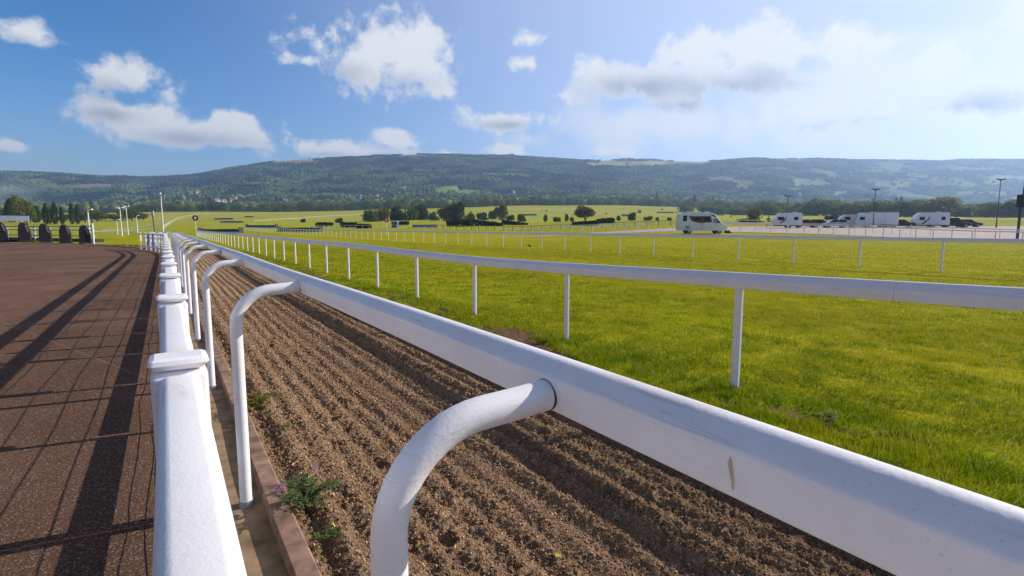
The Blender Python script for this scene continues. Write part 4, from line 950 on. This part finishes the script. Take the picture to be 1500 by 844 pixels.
WP = 'white lamp posts past the tarmac end'
lamp_post(181.5, 0, 306, 'white twin headed lamp post, nearer of the pair past the tarmac end', True, WHITE2, WP, .09, D=105)
lamp_post(190.5, 0, 303.5, 'white twin headed lamp post, taller of the pair past the tarmac end', True, WHITE2, WP, .09, D=120)
lamp_post(134.5, 0, 309, 'white lamp post behind the dark slender mast', False, WHITE2, WP, .10, D=80)
lamp_post(204.5, 0, 317, 'short white post among distant trees left of the grey cabinet', False, WHITE2, WP, .12, D=160)
lamp_post(175.3, 0, 323, 'thin yellowish white post just left of the twin lamps', False, WHITE2, WP, .08, D=120)
# slender mast
x, y, z, D = hit(137.5, 357); h = H+(HOR-291)/F*D-z
o = empty('mast', (x, y, z)); tag(o, 'slender dark mast with short cross pieces right of the hooded stands', 'mast')
mb = MB(); mb.tube([(0, 0, -.1), (0, 0, h*.45)], .09, 8); mb.build('lower_pole', WHITE2, o, True)
mb = MB(); mb.tube([(0, 0, h*.45), (0, 0, h)], [.06, .03], 8)
for q in (.78, .84, .89): mb.tube([(-.28, 0, h*q), (.28, 0, h*q)], .03, 6)
mb.build('aerial', BLACK, o)
# flag pole
x, y, z, D = hit(239.6, 343); h = H+(HOR-288)/F*D-z
o = empty('flagpole', (x, y, z)); tag(o, 'tall thin white pole with small ball finial above the bend of the rails', 'pole')
mb = MB(); mb.tube([(0, 0, -.1), (0, 0, h)], [.17, .10], 8); mb.build('pole', WHITE2, o, True)
mb = MB(); mb.tube([(-.45, 0, h+.35), (0, 0, h+.75), (.1, 0, h+.4)], .16, 8); mb.build('finial', WHITE2, o)
# dark post with box (loudspeaker)
o = empty('speaker_post', hit(226.5, 340.5)[:3]); D = hit(226.5, 340.5)[3]; tag(o, 'dark leaning post with a grey box on top behind the grey cabinet', 'post')
hq = 33*D/F; mb = MB(); mb.tube([(0, 0, -.1), (-.25, 0, hq*.75)], .16, 8); mb.build('pole', BLACK, o, True)
mb = MB(); mb.box(-.55, .15, -.25, .25, hq*.72, hq*.95, .05); mb.build('speaker_box', GREYM, o)
# tall pole and dark box, right edge
x, y, z = at_depth(1487, 58); h = H+(HOR-256)/F*58-z
o = empty('pole', (x, y, z)); tag(o, 'tall dark pole with a black box at the right edge', 'pole')
mb = MB(); mb.tube([(0, 0, -.2), (.02, 0, h*.52)], .13, 10); mb.build('lower_pole', BLACK, o, True)
mb = MB(); mb.tube([(.12, 0, h*.5), (.22, 0, h)], .075, 10); mb.build('upper_pole', BLACK, o, True)
hb = H+(HOR-304)/F*58-z; hc = H+(HOR-286)/F*58-z
mb = MB(); mb.box(-.30, .18, -.25, .25, hb, hc, .04); mb.build('cabinet_box', CLOTH, o)
# round marker discs
def disc_sign(px, yb, yc, rpx, face, centre, label, D=None):
    if D: x, y, z = at_depth(px, D)
    else: x, y, z, D = hit(px, yb)
    hc = H+(HOR-yc)/F*D-z; r = rpx*D/F; a = -math.atan2(x, y)
    o = empty('marker_disc', (x, y, z), a); tag(o, label, 'sign')
    mb = MB(); mb.tube([(0, 0, -.1), (0, 0, hc)], .07, 8); mb.build('post', WHITE2, o, True)
    mb = MB(); mb.tube([(0, -.10, hc), (0, -.16, hc)], r, 24); dk = mb.build('disc', face, o, True)
    mb = MB(); mb.tube([(0, -.163, hc), (0, -.175, hc)], r*.42, 18); mb.build('centre_spot', centre, dk, True)
disc_sign(287.5, 342, 319.6, 4.0, BLACK, VANW, 'black round marker disc with a pale centre on a thin white post')
disc_sign(567.5, 0, 322.5, 3.4, REDM, VANP, 'red round marker disc beside the blue hut', D=120)
disc_sign(935, 0, 310.5, 2.6, REDM, VANW, 'small red and white marker disc above the dark round bush', D=110)
# blue hut and green machine by the hedges
x, y, z, D = hit(579, 333.5); o = empty('hut', (x, y, z), -.1); tag(o, 'small blue flat roofed hut beside the red disc', 'hut')
s_ = D/F; mb = MB(); mb.box(-4.2*s_, 4.2*s_, -1, 1, -.2, 8*s_, .05); mb.build('wall', BLUE, o)
mb = MB(); mb.box(-4.8*s_, 4.8*s_, -1.2, 1.2, 8*s_+.005, 9*s_, .03); mb.build('roof', GREYM, o)
mb = MB(); mb.box(-1*s_, 1.3*s_, -1.03, -.98, 0, 6*s_); mb.build('door', BLACK, o)
x, y, z, D = hit(444.5, 325.5); o = bush(444.5, 326, 8, 7, 'dark bluish rounded bush right behind the aproned jump', G1, 2)
x, y, z, D = hit(688, 329); o = empty('notice_board', (x, y, z)); tag(o, 'small white board standing in front of the wedge hedge', 'sign'); s_ = D/F
mb = MB(); mb.box(-3.2*s_, 3.2*s_, -.05, .05, 2*s_, 5.5*s_); mb.build('panel', VANW, o)
for q in (-2.6, 2.6):
    mb = MB(); mb.tube([(q*s_, .1, -.1), (q*s_, .1, 4*s_)], .06, 6); mb.build('leg', WHITE2, o)

# grey cabinet beside the fence
x, y, z, D = hit(224, 362.5); s_ = D/F; o = empty('cabinet', (x, y, .0), .35); tag(o, 'grey blue box cabinet standing beside the fence at its far bend', 'cabinet')
mb = MB(); mb.box(-7*s_, 6*s_, -.35, .35, .06, 18*s_, .03); bd = mb.build('body', plain('grey_blue_cabinet', (.22, .26, .36), .6), o, True, 30)
mb = MB(); mb.box(-7.6*s_, 6.6*s_, -.40, .40, 18*s_+.004, 19.2*s_, .02); mb.build('lid', plain('pale_lid', (.5, .52, .56), .6), o)
mb = MB(); mb.box(-6.5*s_, 5.5*s_, -.3, .3, 0, .06); mb.build('plinth', BLACK, o)
mb = MB(); mb.box(-.1, .1, -.37, -.352, .6, .72); mb.build('latch', BLACK, bd)

# black hooded stands in a row and the white frame behind them
hood = None; HG = 'black hooded stands at the far edge of the tarmac'
for i, (px, yb, hp, lb) in enumerate([(3, 353, 29, 'black hooded stand under the pale board, leftmost'), (37.5, 354.5, 29, 'black hooded stand second from the left, just right of the pale board'), (67.5, 355.5, 28.5, 'black hooded stand in the middle of the row'), (97, 356.5, 28, 'black hooded stand second from the right'), (125.5, 357, 27.5, 'black hooded stand at the right end beside the slender mast')]):
    x, y, z, D = hit(px, yb); s_ = D/F
    if hood is None:
        hood = empty('hooded_stand')
        mb = MB(); prof = [(-.50, 0), (.52, 0), (.56, .5), (.54, 1.0), (.42, 1.45), (.18, 1.82), (-.02, 1.95), (-.28, 1.9), (-.46, 1.65), (-.55, 1.2), (-.56, .6)]
        mb.extrude(prof, -.5, .5, .12); mb.build('hood', CLOTH, hood, True, 25)
        mb = MB(); mb.add([(.10, -.53, 1.62), (.22, -.53, 1.66), (.42, -.53, 1.02), (.30, -.53, .95), (.10, -.505, 1.62), (.22, -.505, 1.66), (.42, -.505, 1.02), (.30, -.505, .95)], [(0, 3, 2, 1), (4, 5, 6, 7), (0, 1, 5, 4), (1, 2, 6, 5), (2, 3, 7, 6), (3, 0, 4, 7)])
        mb.build('flap', plain('dull_mauve_flap', (.26, .17, .20), .6), hood)
        mb = MB(); mb.box(-.62, .62, -.6, .6, 0, .14, .03); mb.build('base', BLACK, hood); o = hood
    else: o = copy_tree(hood)
    k = hp*s_/1.97; o.location = (x, y, 0); o.scale = (k*.86, k*.86, k); o.rotation_euler = (0, 0, -math.atan2(x, y)*.9); tag(o, lb, 'stand', HG)
a = hit(-30, 350.5); b_ = hit(139, 355)
fr = empty('white_frame', a[:2]+(0,), math.atan2(b_[1]-a[1], b_[0]-a[0])); LL = math.hypot(b_[0]-a[0], b_[1]-a[1])
tag(fr, 'white post and rail screen standing behind the black hooded stands', 'fence')
for k in range(8):
    u = LL*(k+.35)/8; mb = MB(); mb.box(u-.14, u+.14, -.08, .08, 0, 1.75); mb.build('post', PURP, fr)
for zz in (.62, 1.28, 1.72):
    mb = MB(); mb.box(0, LL, -.101, .101, zz, zz+.13); mb.build('rail', PURP if zz < 1.7 else plain('pale_blue_rail', (.25, .36, .40), .6), fr)
mb = MB(); mb.box(0, LL, .12, .9, .0, .35); mb.build('plinth', BLACK, fr)
x, y, z, D = hit(8, 352); o = empty('board', (x, y, 0), -math.atan2(x, y)*.8); tag(o, 'long pale grey board raised above the leftmost hooded stands', 'sign'); s_ = D/F
hb = H+(HOR-323.5)/F*D; hc = H+(HOR-316)/F*D
mb = MB(); mb.box(-40*s_, 27*s_, .9, 1.0, hb, hc); mb.build('panel', PURP, o)
for q in (-24, 24):
    mb = MB(); mb.box(q*s_-.06, q*s_+.06, 1.01, 1.13, 0, hb+.2); mb.build('leg', BLACK, o)

# red marker box and crow
x, y, z = at_depth(776, 43)
o = empty('bird', (x, y, z)); 
mb = MB(); pts = [(-.20, 0, .12), (-.12, 0, .14), (-.02, 0, .17), (.08, 0, .20), (.14, 0, .26), (.17, 0, .29), (.21, 0, .28), (.27, 0, .27)]; mb.tube(pts, [.02, .035, .065, .07, .045, .04, .025, .006], 10)
mb.build('body', BLACK, o, True); 
for s_ in (-1, 1):
    mb = MB(); mb.tube([(.02, s_*.03, .12), (.03, s_*.03, -.02)], .01, 5); mb.build('leg', BLACK, o)
o.rotation_euler = (0, 0, 2.6); tag(o, 'small black bird standing on the turf beyond the far white rail', 'bird')

# ------------------------------------------------------------------ close plants and fallen leaves
def sprig(name, p, t, n, spread, hgt, leaf, cols, seed, label, cat, sx=1., z0=.03):
    g = np.random.default_rng(seed); root = empty(name, W(p, t, z0)); tag(root, label, cat)
    mb = MB(); LV = []; 
    for k in range(n):
        a = g.uniform(0, 6.28); r_ = spread*g.uniform(.3, 1); hh_ = hgt*g.uniform(.5, 1)
        ex, ey = math.cos(a)*r_*sx, math.sin(a)*r_; pts = [np.array([ex*u, ey*u, hh_*math.sin(u*1.9)]) for u in (0, .25, .5, .75, 1)]
        mb.tube([tuple(q) for q in pts], [.0022, .002, .0018, .0014, .0008], 4)
        for u in np.linspace(.2, 1, 9):
            q = np.array([ex*u, ey*u, hh_*math.sin(u*1.9)])
            for s_ in (-1, 1):
                b2 = a+s_*g.uniform(.5, 1.2); d = np.array([math.cos(b2), math.sin(b2), g.uniform(-.1, .6)]); d /= np.linalg.norm(d); sd = np.cross(d, [0, 0, 1]); sd /= np.linalg.norm(sd)+1e-9
                l = leaf*g.uniform(.6, 1.2); LV.append([q, q+d*l*.5+sd*l*.17, q+d*l+np.array([0, 0, -.15*l]), q+d*l*.5-sd*l*.17])
    mb.build('stem', plain('green_stem', (.10, .10, .03), .7), root)
    V = np.array(LV).reshape(-1, 3); m_ = len(LV); f = g.random(m_)[:, None]; c = np.repeat(np.array(cols[0])*(1-f)+np.array(cols[1])*f, 4, 0)
    np_mesh('foliage', V, np.arange(m_*4).reshape(-1, 4), LEAF, c, False, root); return root
def flower(root, x, y, z, s):
    g = random.Random(3); mb = MB()
    for k in range(60):
        a = g.uniform(0, 6.28); u = g.random(); r_ = s*.5*math.sin(u*math.pi*.9+.2); q = (x+math.cos(a)*r_, y+(u-.5)*s*1.2, z+math.sin(a)*r_); e = s*.16
        mb.add([(q[0]-e, q[1], q[2]), (q[0], q[1]-e, q[2]+e*.5), (q[0]+e, q[1], q[2]), (q[0], q[1]+e, q[2]-e*.3)], [(0, 1, 2, 3)])
    mb.build('flower_spike', plain('purple_flower', (.42, .12, .50), .6), root)
pl = sprig('flowering_weed', .60, 3.18, 30, .25, .09, .045, ((.08, .13, .05), (.20, .26, .10)), 2, 'sprawling green weed with purple flowers hanging over the kerb', 'plant')
flower(pl, -.135, -.03, .10, .058); flower(pl, -.02, .20, .10, .048)
sprig('weed', .60, 5.15, 14, .16, .10, .06, ((.07, .11, .02), (.26, .22, .05)), 4, 'yellowing leafy weed at the sand edge behind the second tube post', 'plant')
sprig('weed', .60, 2.70, 6, .08, .05, .03, ((.07, .12, .03), (.16, .22, .06)), 6, 'small green weed at the kerb below the flowering one', 'plant')
sprig('weed', .75, 4.50, 4, .06, .03, .03, ((.10, .16, .03), (.22, .28, .06)), 8, 'tiny light green seedling on the sand near the kerb', 'plant')
sprig('weed', 4.62, 2.20, 7, .11, .08, .045, ((.16, .22, .05), (.42, .42, .22)), 9, 'pale speckled weed in the grass behind the nearest board', 'plant', z0=.0)
LC = [(.45, .33, .05), (.22, .30, .04), (.50, .30, .12), (.55, .45, .25)]
LM = [plain('fallen_leaf', c_, .7) for c_ in LC]
for i, (px, py, s_, c_, lb) in enumerate([(612, 802, .028, 1, 'green fallen leaf on the sand low in the middle'), (668, 805, .018, 2, 'small tan leaf right of the green fallen leaf'), (816, 821, .024, 0, 'yellow fallen leaf lowest on the sand'), (781, 649, .020, 0, 'yellow leaf in the rut shadow under the tube arm'),
    (492, 773, .024, 0, 'yellow leaf just right of the kerb weeds'), (432, 683, .026, 2, 'orange leaf on the sand above the flowering weed'), (504, 608, .022, 0, 'yellow leaf on the sand left of the nearest tube post'), (429, 474, .03, 3, 'pale fragment on the sand farther up the track'),
    (447, 686, .02, 2, 'rust leaf beside the orange one'), (455, 703, .022, 0, 'golden leaf among the purple flowers')]):
    u = (px-750)/F; v = (py-422)/F; k = (H-.02)/(SP+CP*v); x, y = u*k, (CP-SP*v)*k; p, t = PT(x, y)
    for _ in range(4):
        zz = float(sand_h(np.array([p]), np.array([t]))[0]); k = (H-zz)/(SP+CP*v); x, y = u*k, (CP-SP*v)*k; p, t = PT(x, y)
    zz = float(sand_h(np.array([p]), np.array([t]))[0])
    mb = MB(); g = random.Random(i); n = 8; ring = []
    for q in range(n): a = q*6.283/n; r_ = s_*(1 if q % 2 else .72)*(1.3 if q in (0,) else 1); ring.append((r_*math.cos(a), r_*.7*math.sin(a), .006+.008*abs(math.sin(a*1.5))))
    mb.add([(0, 0, .004)]+ring, [(0, 1+q, 1+(q+1) % n) for q in range(n)]); mb.add([(0, 0, .003)]+[(a, b2, c2-.001) for a, b2, c2 in ring], [(0, 1+(q+1) % n, 1+q) for q in range(n)])
    o = mb.build('fallen_leaf', LM[c_]); o.location = (x, y, zz+.012); o.rotation_euler = (g.uniform(-.4, .4), g.uniform(-.4, .4), g.uniform(0, 6)); tag(o, lb, 'leaf', 'fallen leaves on the sand')

# ------------------------------------------------------------------ air
def volume(name, lo, hi, dens, aniso, col):
    mb = MB(); mb.box(lo[0], hi[0], lo[1], hi[1], lo[2], hi[2]); m_ = bpy.data.materials.new(name); m_.use_nodes = True; nt = m_.node_tree; nt.nodes.clear()
    o_ = nt.nodes.new('ShaderNodeOutputMaterial'); pv = nt.nodes.new('ShaderNodeVolumePrincipled'); pv.inputs['Color'].default_value = (*col, 1); pv.inputs['Density'].default_value = dens; pv.inputs['Anisotropy'].default_value = aniso
    nt.links.new(pv.outputs[0], o_.inputs['Volume']); ob = mb.build(name, m_); return ob
HAZE = volume('haze', (-9500, -5600, -1.6), (9500, 5600, 470), .00020, .48, (.44, .64, 1.0)); tag(HAZE, 'pale blue haze filling the valley air', 'haze', kind='stuff')

# smoke drifting at the far left
m_ = bpy.data.materials.new('smoke'); m_.use_nodes = True; nt = m_.node_tree; nt.nodes.clear(); L = nt.links
o_ = N(nt, 'ShaderNodeOutputMaterial'); pv = N(nt, 'ShaderNodeVolumePrincipled'); pv.inputs['Color'].default_value = (.7, .82, 1, 1)
tc = N(nt, 'ShaderNodeTexCoord'); nz = N(nt, 'ShaderNodeTexNoise', i_Scale=2.2, i_Detail=4.); L.new(tc.outputs['Object'], nz.inputs['Vector'])
ln = N(nt, 'ShaderNodeVectorMath', operation='LENGTH'); L.new(tc.outputs['Object'], ln.inputs[0])
mr = N(nt, 'ShaderNodeMapRange'); mr.inputs[1].default_value = 1; mr.inputs[2].default_value = .2; L.new(ln.outputs['Value'], mr.inputs[0])
mr2 = N(nt, 'ShaderNodeMapRange'); mr2.inputs[1].default_value = .42; mr2.inputs[2].default_value = .7; L.new(nz.outputs['Fac'], mr2.inputs[0])
mm = N(nt, 'ShaderNodeMath', operation='MULTIPLY'); L.new(mr.outputs[0], mm.inputs[0]); L.new(mr2.outputs[0], mm.inputs[1])
m3 = N(nt, 'ShaderNodeMath', operation='MULTIPLY'); m3.inputs[1].default_value = .014; L.new(mm.outputs[0], m3.inputs[0]); L.new(m3.outputs[0], pv.inputs['Density']); L.new(pv.outputs[0], o_.inputs['Volume'])
bm_ = MB()
n = 16; vs = []; fs = []
for i in range(n+1):
    for j in range(24): a = math.pi*i/n; b2 = 2*math.pi*j/24; vs.append((math.sin(a)*math.cos(b2), math.sin(a)*math.sin(b2), math.cos(a)))
for i in range(n):
    for j in range(24): fs.append((i*24+j, (i+1)*24+j, (i+1)*24+(j+1) % 24, i*24+(j+1) % 24))
bm_.add(vs, fs); o = bm_.build('smoke', m_); x, y, z = at_depth(12, 700); o.location = (x, y, H+(HOR-284)/F*700); o.scale = (62, 40, 26); tag(o, 'thin blue smoke drifting above the trees at the far left', 'smoke', kind='stuff')

# ------------------------------------------------------------------ sky, sun, camera
SUN_AZ, SUN_EL = R(67), R(28.9)
wd = bpy.data.worlds.new('World'); S.world = wd; wd.use_nodes = True; nt = wd.node_tree; nt.nodes.clear(); L = nt.links
out = N(nt, 'ShaderNodeOutputWorld'); bg = N(nt, 'ShaderNodeBackground'); SKYS = .082; bg.inputs['Strength'].default_value = SKYS
sky = N(nt, 'ShaderNodeTexSky', sky_type='NISHITA', sun_disc=False, sun_elevation=SUN_EL, sun_rotation=SUN_AZ, altitude=100, air_density=1.1, dust_density=.8, ozone_density=3.0)
tc = N(nt, 'ShaderNodeTexCoord'); sx = N(nt, 'ShaderNodeSeparateXYZ'); L.new(tc.outputs['Generated'], sx.inputs[0])
azn = N(nt, 'ShaderNodeMath', operation='ARCTAN2'); L.new(sx.outputs[0], azn.inputs[0]); L.new(sx.outputs[1], azn.inputs[1])
eln = N(nt, 'ShaderNodeMath', operation='ARCSINE'); L.new(sx.outputs[2], eln.inputs[0])
cb = N(nt, 'ShaderNodeCombineXYZ'); L.new(azn.outputs[0], cb.inputs[0]); L.new(eln.outputs[0], cb.inputs[1])
nz = N(nt, 'ShaderNodeTexNoise', i_Scale=11., i_Detail=9., i_Roughness=.58, i_Distortion=.25); L.new(cb.outputs[0], nz.inputs['Vector'])
nz2 = N(nt, 'ShaderNodeTexNoise', i_Scale=34., i_Detail=8., i_Roughness=.68); L.new(cb.outputs[0], nz2.inputs['Vector'])
def pix_dir(px, py):
    u = (px-750)/F; v = (py-422)/F; x, y, z = u, CP-SP*v, -(SP+CP*v); r_ = math.sqrt(x*x+y*y+z*z); return math.atan2(x, y), math.asin(z/r_)
def field(blobs, dy=0., grow=1.):
    acc = None
    for cx, cy, rx, ry, w_ in blobs:
        rx *= grow; ry *= grow
        a0, e0 = pix_dir(cx, cy); a1, _ = pix_dir(cx+rx, cy); _, e1 = pix_dir(cx, cy-ry); ra, re = a1-a0, e1-e0
        mp = N(nt, 'ShaderNodeMapping'); mp.inputs['Location'].default_value = (-a0/ra, -e0/re+dy, 0); mp.inputs['Scale'].default_value = (1/ra, 1/re, 1); L.new(cb.outputs[0], mp.inputs[0])
        ln = N(nt, 'ShaderNodeVectorMath', operation='LENGTH'); L.new(mp.outputs[0], ln.inputs[0])
        ma = N(nt, 'ShaderNodeMath', operation='MULTIPLY_ADD'); ma.inputs[1].default_value = -1.0; ma.inputs[2].default_value = w_; L.new(ln.outputs['Value'], ma.inputs[0])
        if acc is None: acc = ma
        else:
            mx_ = N(nt, 'ShaderNodeMath', operation='SMOOTH_MAX'); mx_.inputs[2].default_value = .35; L.new(acc.outputs[0], mx_.inputs[0]); L.new(ma.outputs[0], mx_.inputs[1]); acc = mx_
    return acc
SOLID = [(38, 52, 36, 17, 1.), (190, 118, 52, 27, 1.), (165, 160, 46, 14, .85), (205, 170, 62, 20, 1), (300, 196, 80, 18, 1), (345, 182, 34, 20, 1.), (240, 196, 50, 14, .9),
         (565, 78, 62, 42, 1.05), (600, 96, 46, 40, 1.), (530, 100, 50, 32, .95), (640, 132, 28, 9, .55), (447, 88, 26, 9, .8), (745, 178, 60, 14, .95), (776, 58, 26, 14, .75), (775, 92, 30, 12, .7), (470, 218, 56, 14, .95), (586, 202, 26, 10, .9), (735, 220, 36, 9, .9), (660, 224, 22, 6, .9),
         (1000, 78, 50, 28, 1.), (1080, 62, 40, 26, 1.), (1160, 70, 70, 36, 1.), (900, 122, 48, 18, 1.), (960, 120, 80, 26, 1.1), (1070, 115, 110, 30, 1.1), (1230, 78, 60, 34, .9), (925, 42, 22, 7, .5), (825, 140, 26, 14, .6), (25, 215, 24, 8, .8),
         (1390, 86, 56, 22, .85), (1430, 140, 100, 22, 1.0), (1300, 160, 90, 26, .8), (1160, 165, 110, 22, .8), (880, 222, 60, 10, .5)]
VEIL = [(960, 185, 260, 50, 1.), (1200, 150, 300, 95, 1.15), (1420, 150, 260, 100, 1.2), (1500, 60, 220, 120, 1.0), (770, 205, 120, 30, .6), (560, 222, 200, 22, .5)]
GREY = [(165, 135, 52, 22, 1.), (160, 168, 50, 14, 1.), (290, 205, 90, 16, .9), (500, 110, 50, 26, .9), (590, 120, 60, 22, .7), (745, 184, 60, 9, 1.), (945, 128, 90, 20, 1.15), (1070, 128, 100, 22, 1.15), (1000, 155, 90, 12, .9), (1430, 158, 80, 22, 1.2), (1380, 178, 60, 12, 1.), (1250, 180, 60, 8, 1.), (30, 60, 34, 12, .9), (1185, 190, 60, 9, .9), (470, 226, 60, 8, .7)]
fs_ = field(SOLID, grow=1.55); fv = field(VEIL); fg = field(GREY)
def madd(a, k, b2):
    n_ = N(nt, 'ShaderNodeMath', operation='MULTIPLY_ADD'); L.new(a, n_.inputs[0]); n_.inputs[1].default_value = k
    if isinstance(b2, float): n_.inputs[2].default_value = b2
    else: L.new(b2, n_.inputs[2])
    return n_.outputs[0]
def mrange(a, lo, hi, to=1., smooth=True):
    n_ = N(nt, 'ShaderNodeMapRange', interpolation_type='SMOOTHSTEP' if smooth else 'LINEAR'); n_.inputs[1].default_value = lo; n_.inputs[2].default_value = hi; n_.inputs[4].default_value = to; L.new(a, n_.inputs[0]); return n_.outputs[0]
nn = madd(nz.outputs['Fac'], 3.6, -2.28); nn = madd(nz2.outputs['Fac'], 1.0, nn); 
s1 = madd(nn, 1.0, fs_.outputs[0]); al = mrange(s1, -.02, .62)
v1 = madd(nn, .7, fv.outputs[0]); av = mrange(v1, -.05, .95, .85)
amax = N(nt, 'ShaderNodeMath', operation='MAXIMUM'); L.new(al, amax.inputs[0]); L.new(av, amax.inputs[1])
g1 = madd(nn, .6, fg.outputs[0]); ag = mrange(g1, -.5, 1.3, .95)
gm = N(nt, 'ShaderNodeMath', operation='MULTIPLY'); L.new(ag, gm.inputs[0]); L.new(al, gm.inputs[1])
cm = N(nt, 'ShaderNodeMix', data_type='RGBA'); cm.inputs[6].default_value = (8.6, 8.7, 8.9, 1); cm.inputs[7].default_value = (3.9, 4.3, 5.0, 1); L.new(gm.outputs[0], cm.inputs[0])
# pale glow of the air around the sun
sv = N(nt, 'ShaderNodeVectorMath', operation='DOT_PRODUCT'); L.new(tc.outputs['Generated'], sv.inputs[0]); sv.inputs[1].default_value = (math.sin(SUN_AZ)*math.cos(SUN_EL), math.cos(SUN_AZ)*math.cos(SUN_EL), math.sin(SUN_EL))
ga = mrange(sv.outputs['Value'], -.12, 1.0, .80)
gl = N(nt, 'ShaderNodeMix', data_type='RGBA'); gl.inputs[7].default_value = (7.3, 8.0, 10.4, 1); L.new(ga, gl.inputs[0])
# bright clouds out of view, added opposite the sun to fill the rail faces
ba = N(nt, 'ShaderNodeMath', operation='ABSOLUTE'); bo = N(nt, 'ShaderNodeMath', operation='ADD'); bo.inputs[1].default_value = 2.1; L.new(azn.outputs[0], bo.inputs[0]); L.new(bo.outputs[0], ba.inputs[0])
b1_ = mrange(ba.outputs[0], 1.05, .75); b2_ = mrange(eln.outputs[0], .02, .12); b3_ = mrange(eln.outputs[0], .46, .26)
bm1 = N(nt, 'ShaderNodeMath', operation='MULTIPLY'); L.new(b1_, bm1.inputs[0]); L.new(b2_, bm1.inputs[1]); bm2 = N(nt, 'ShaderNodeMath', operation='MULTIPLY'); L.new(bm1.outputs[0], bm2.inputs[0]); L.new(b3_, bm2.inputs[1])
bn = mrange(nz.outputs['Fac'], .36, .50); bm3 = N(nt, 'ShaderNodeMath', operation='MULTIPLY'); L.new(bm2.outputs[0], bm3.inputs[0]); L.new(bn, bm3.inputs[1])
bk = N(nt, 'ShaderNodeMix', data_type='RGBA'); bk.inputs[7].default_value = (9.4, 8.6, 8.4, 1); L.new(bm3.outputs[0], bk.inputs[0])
fm = N(nt, 'ShaderNodeMix', data_type='RGBA'); L.new(amax.outputs[0], fm.inputs[0]); hs_ = N(nt, 'ShaderNodeHueSaturation', i_Saturation=1.45, i_Value=1.0); L.new(sky.outputs[0], hs_.inputs['Color'])
ex = N(nt, 'ShaderNodeMath', operation='MULTIPLY'); ex.inputs[1].default_value = -3.2; L.new(eln.outputs[0], ex.inputs[0])
ey = N(nt, 'ShaderNodeMath', operation='EXPONENT'); L.new(ex.outputs[0], ey.inputs[0]); ez = N(nt, 'ShaderNodeMath', operation='MULTIPLY_ADD'); ez.inputs[1].default_value = .75; ez.inputs[2].default_value = .85; ez.use_clamp = False; L.new(ey.outputs[0], ez.inputs[0])
em = N(nt, 'ShaderNodeMath', operation='MINIMUM'); em.inputs[1].default_value = 1.6; L.new(ez.outputs[0], em.inputs[0])
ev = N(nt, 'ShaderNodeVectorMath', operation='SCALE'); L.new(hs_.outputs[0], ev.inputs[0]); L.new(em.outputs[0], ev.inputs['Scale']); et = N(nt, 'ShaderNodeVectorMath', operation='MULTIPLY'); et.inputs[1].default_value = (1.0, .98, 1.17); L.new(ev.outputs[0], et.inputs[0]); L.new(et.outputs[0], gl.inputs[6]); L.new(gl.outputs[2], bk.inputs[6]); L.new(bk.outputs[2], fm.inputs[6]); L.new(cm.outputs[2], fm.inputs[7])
zd = mrange(eln.outputs[0], .58, 1.05); zk = N(nt, 'ShaderNodeMath', operation='MULTIPLY_ADD'); zk.inputs[1].default_value = -.78; zk.inputs[2].default_value = 1.0; L.new(zd, zk.inputs[0])  # unseen upper sky dimmed to keep the ground shadows dark
zf = N(nt, 'ShaderNodeVectorMath', operation='SCALE'); L.new(fm.outputs[2], zf.inputs[0]); L.new(zk.outputs[0], zf.inputs['Scale']); L.new(zf.outputs[0], bg.inputs['Color']); L.new(bg.outputs[0], out.inputs['Surface'])
wd.cycles.sampling_method = 'MANUAL'; wd.cycles.sample_map_resolution = 512

sl = bpy.data.lights.new('sun', 'SUN'); sl.energy = 5.0; sl.angle = R(.53); sl.color = (1.0, .93, .82)
so = bpy.data.objects.new('sun', sl); COL.objects.link(so)
from mathutils import Vector
sd = Vector((math.sin(SUN_AZ)*math.cos(SUN_EL), math.cos(SUN_AZ)*math.cos(SUN_EL), math.sin(SUN_EL)))
so.rotation_euler = sd.to_track_quat('Z', 'Y').to_euler(); so.location = (20, 10, 30)

cd = bpy.data.cameras.new('camera'); cd.sensor_width = 36; cd.lens = 36*F/1500; cd.clip_start = .05; cd.clip_end = 20000
co = bpy.data.objects.new('camera', cd); COL.objects.link(co); co.location = (0, 0, H); co.rotation_euler = (math.pi/2-PITCH, 0, 0); S.camera = co
S.view_settings.view_transform = 'Standard'; S.view_settings.look = 'None'; S.view_settings.exposure = .32; S.view_settings.gamma = 1
S.cycles.use_denoising = True; S.cycles.max_bounces = 6; S.cycles.volume_bounces = 1; S.cycles.transparent_max_bounces = 4
S.cycles.sample_clamp_indirect = 6; S.cycles.use_adaptive_sampling = True; S.cycles.adaptive_threshold = .02
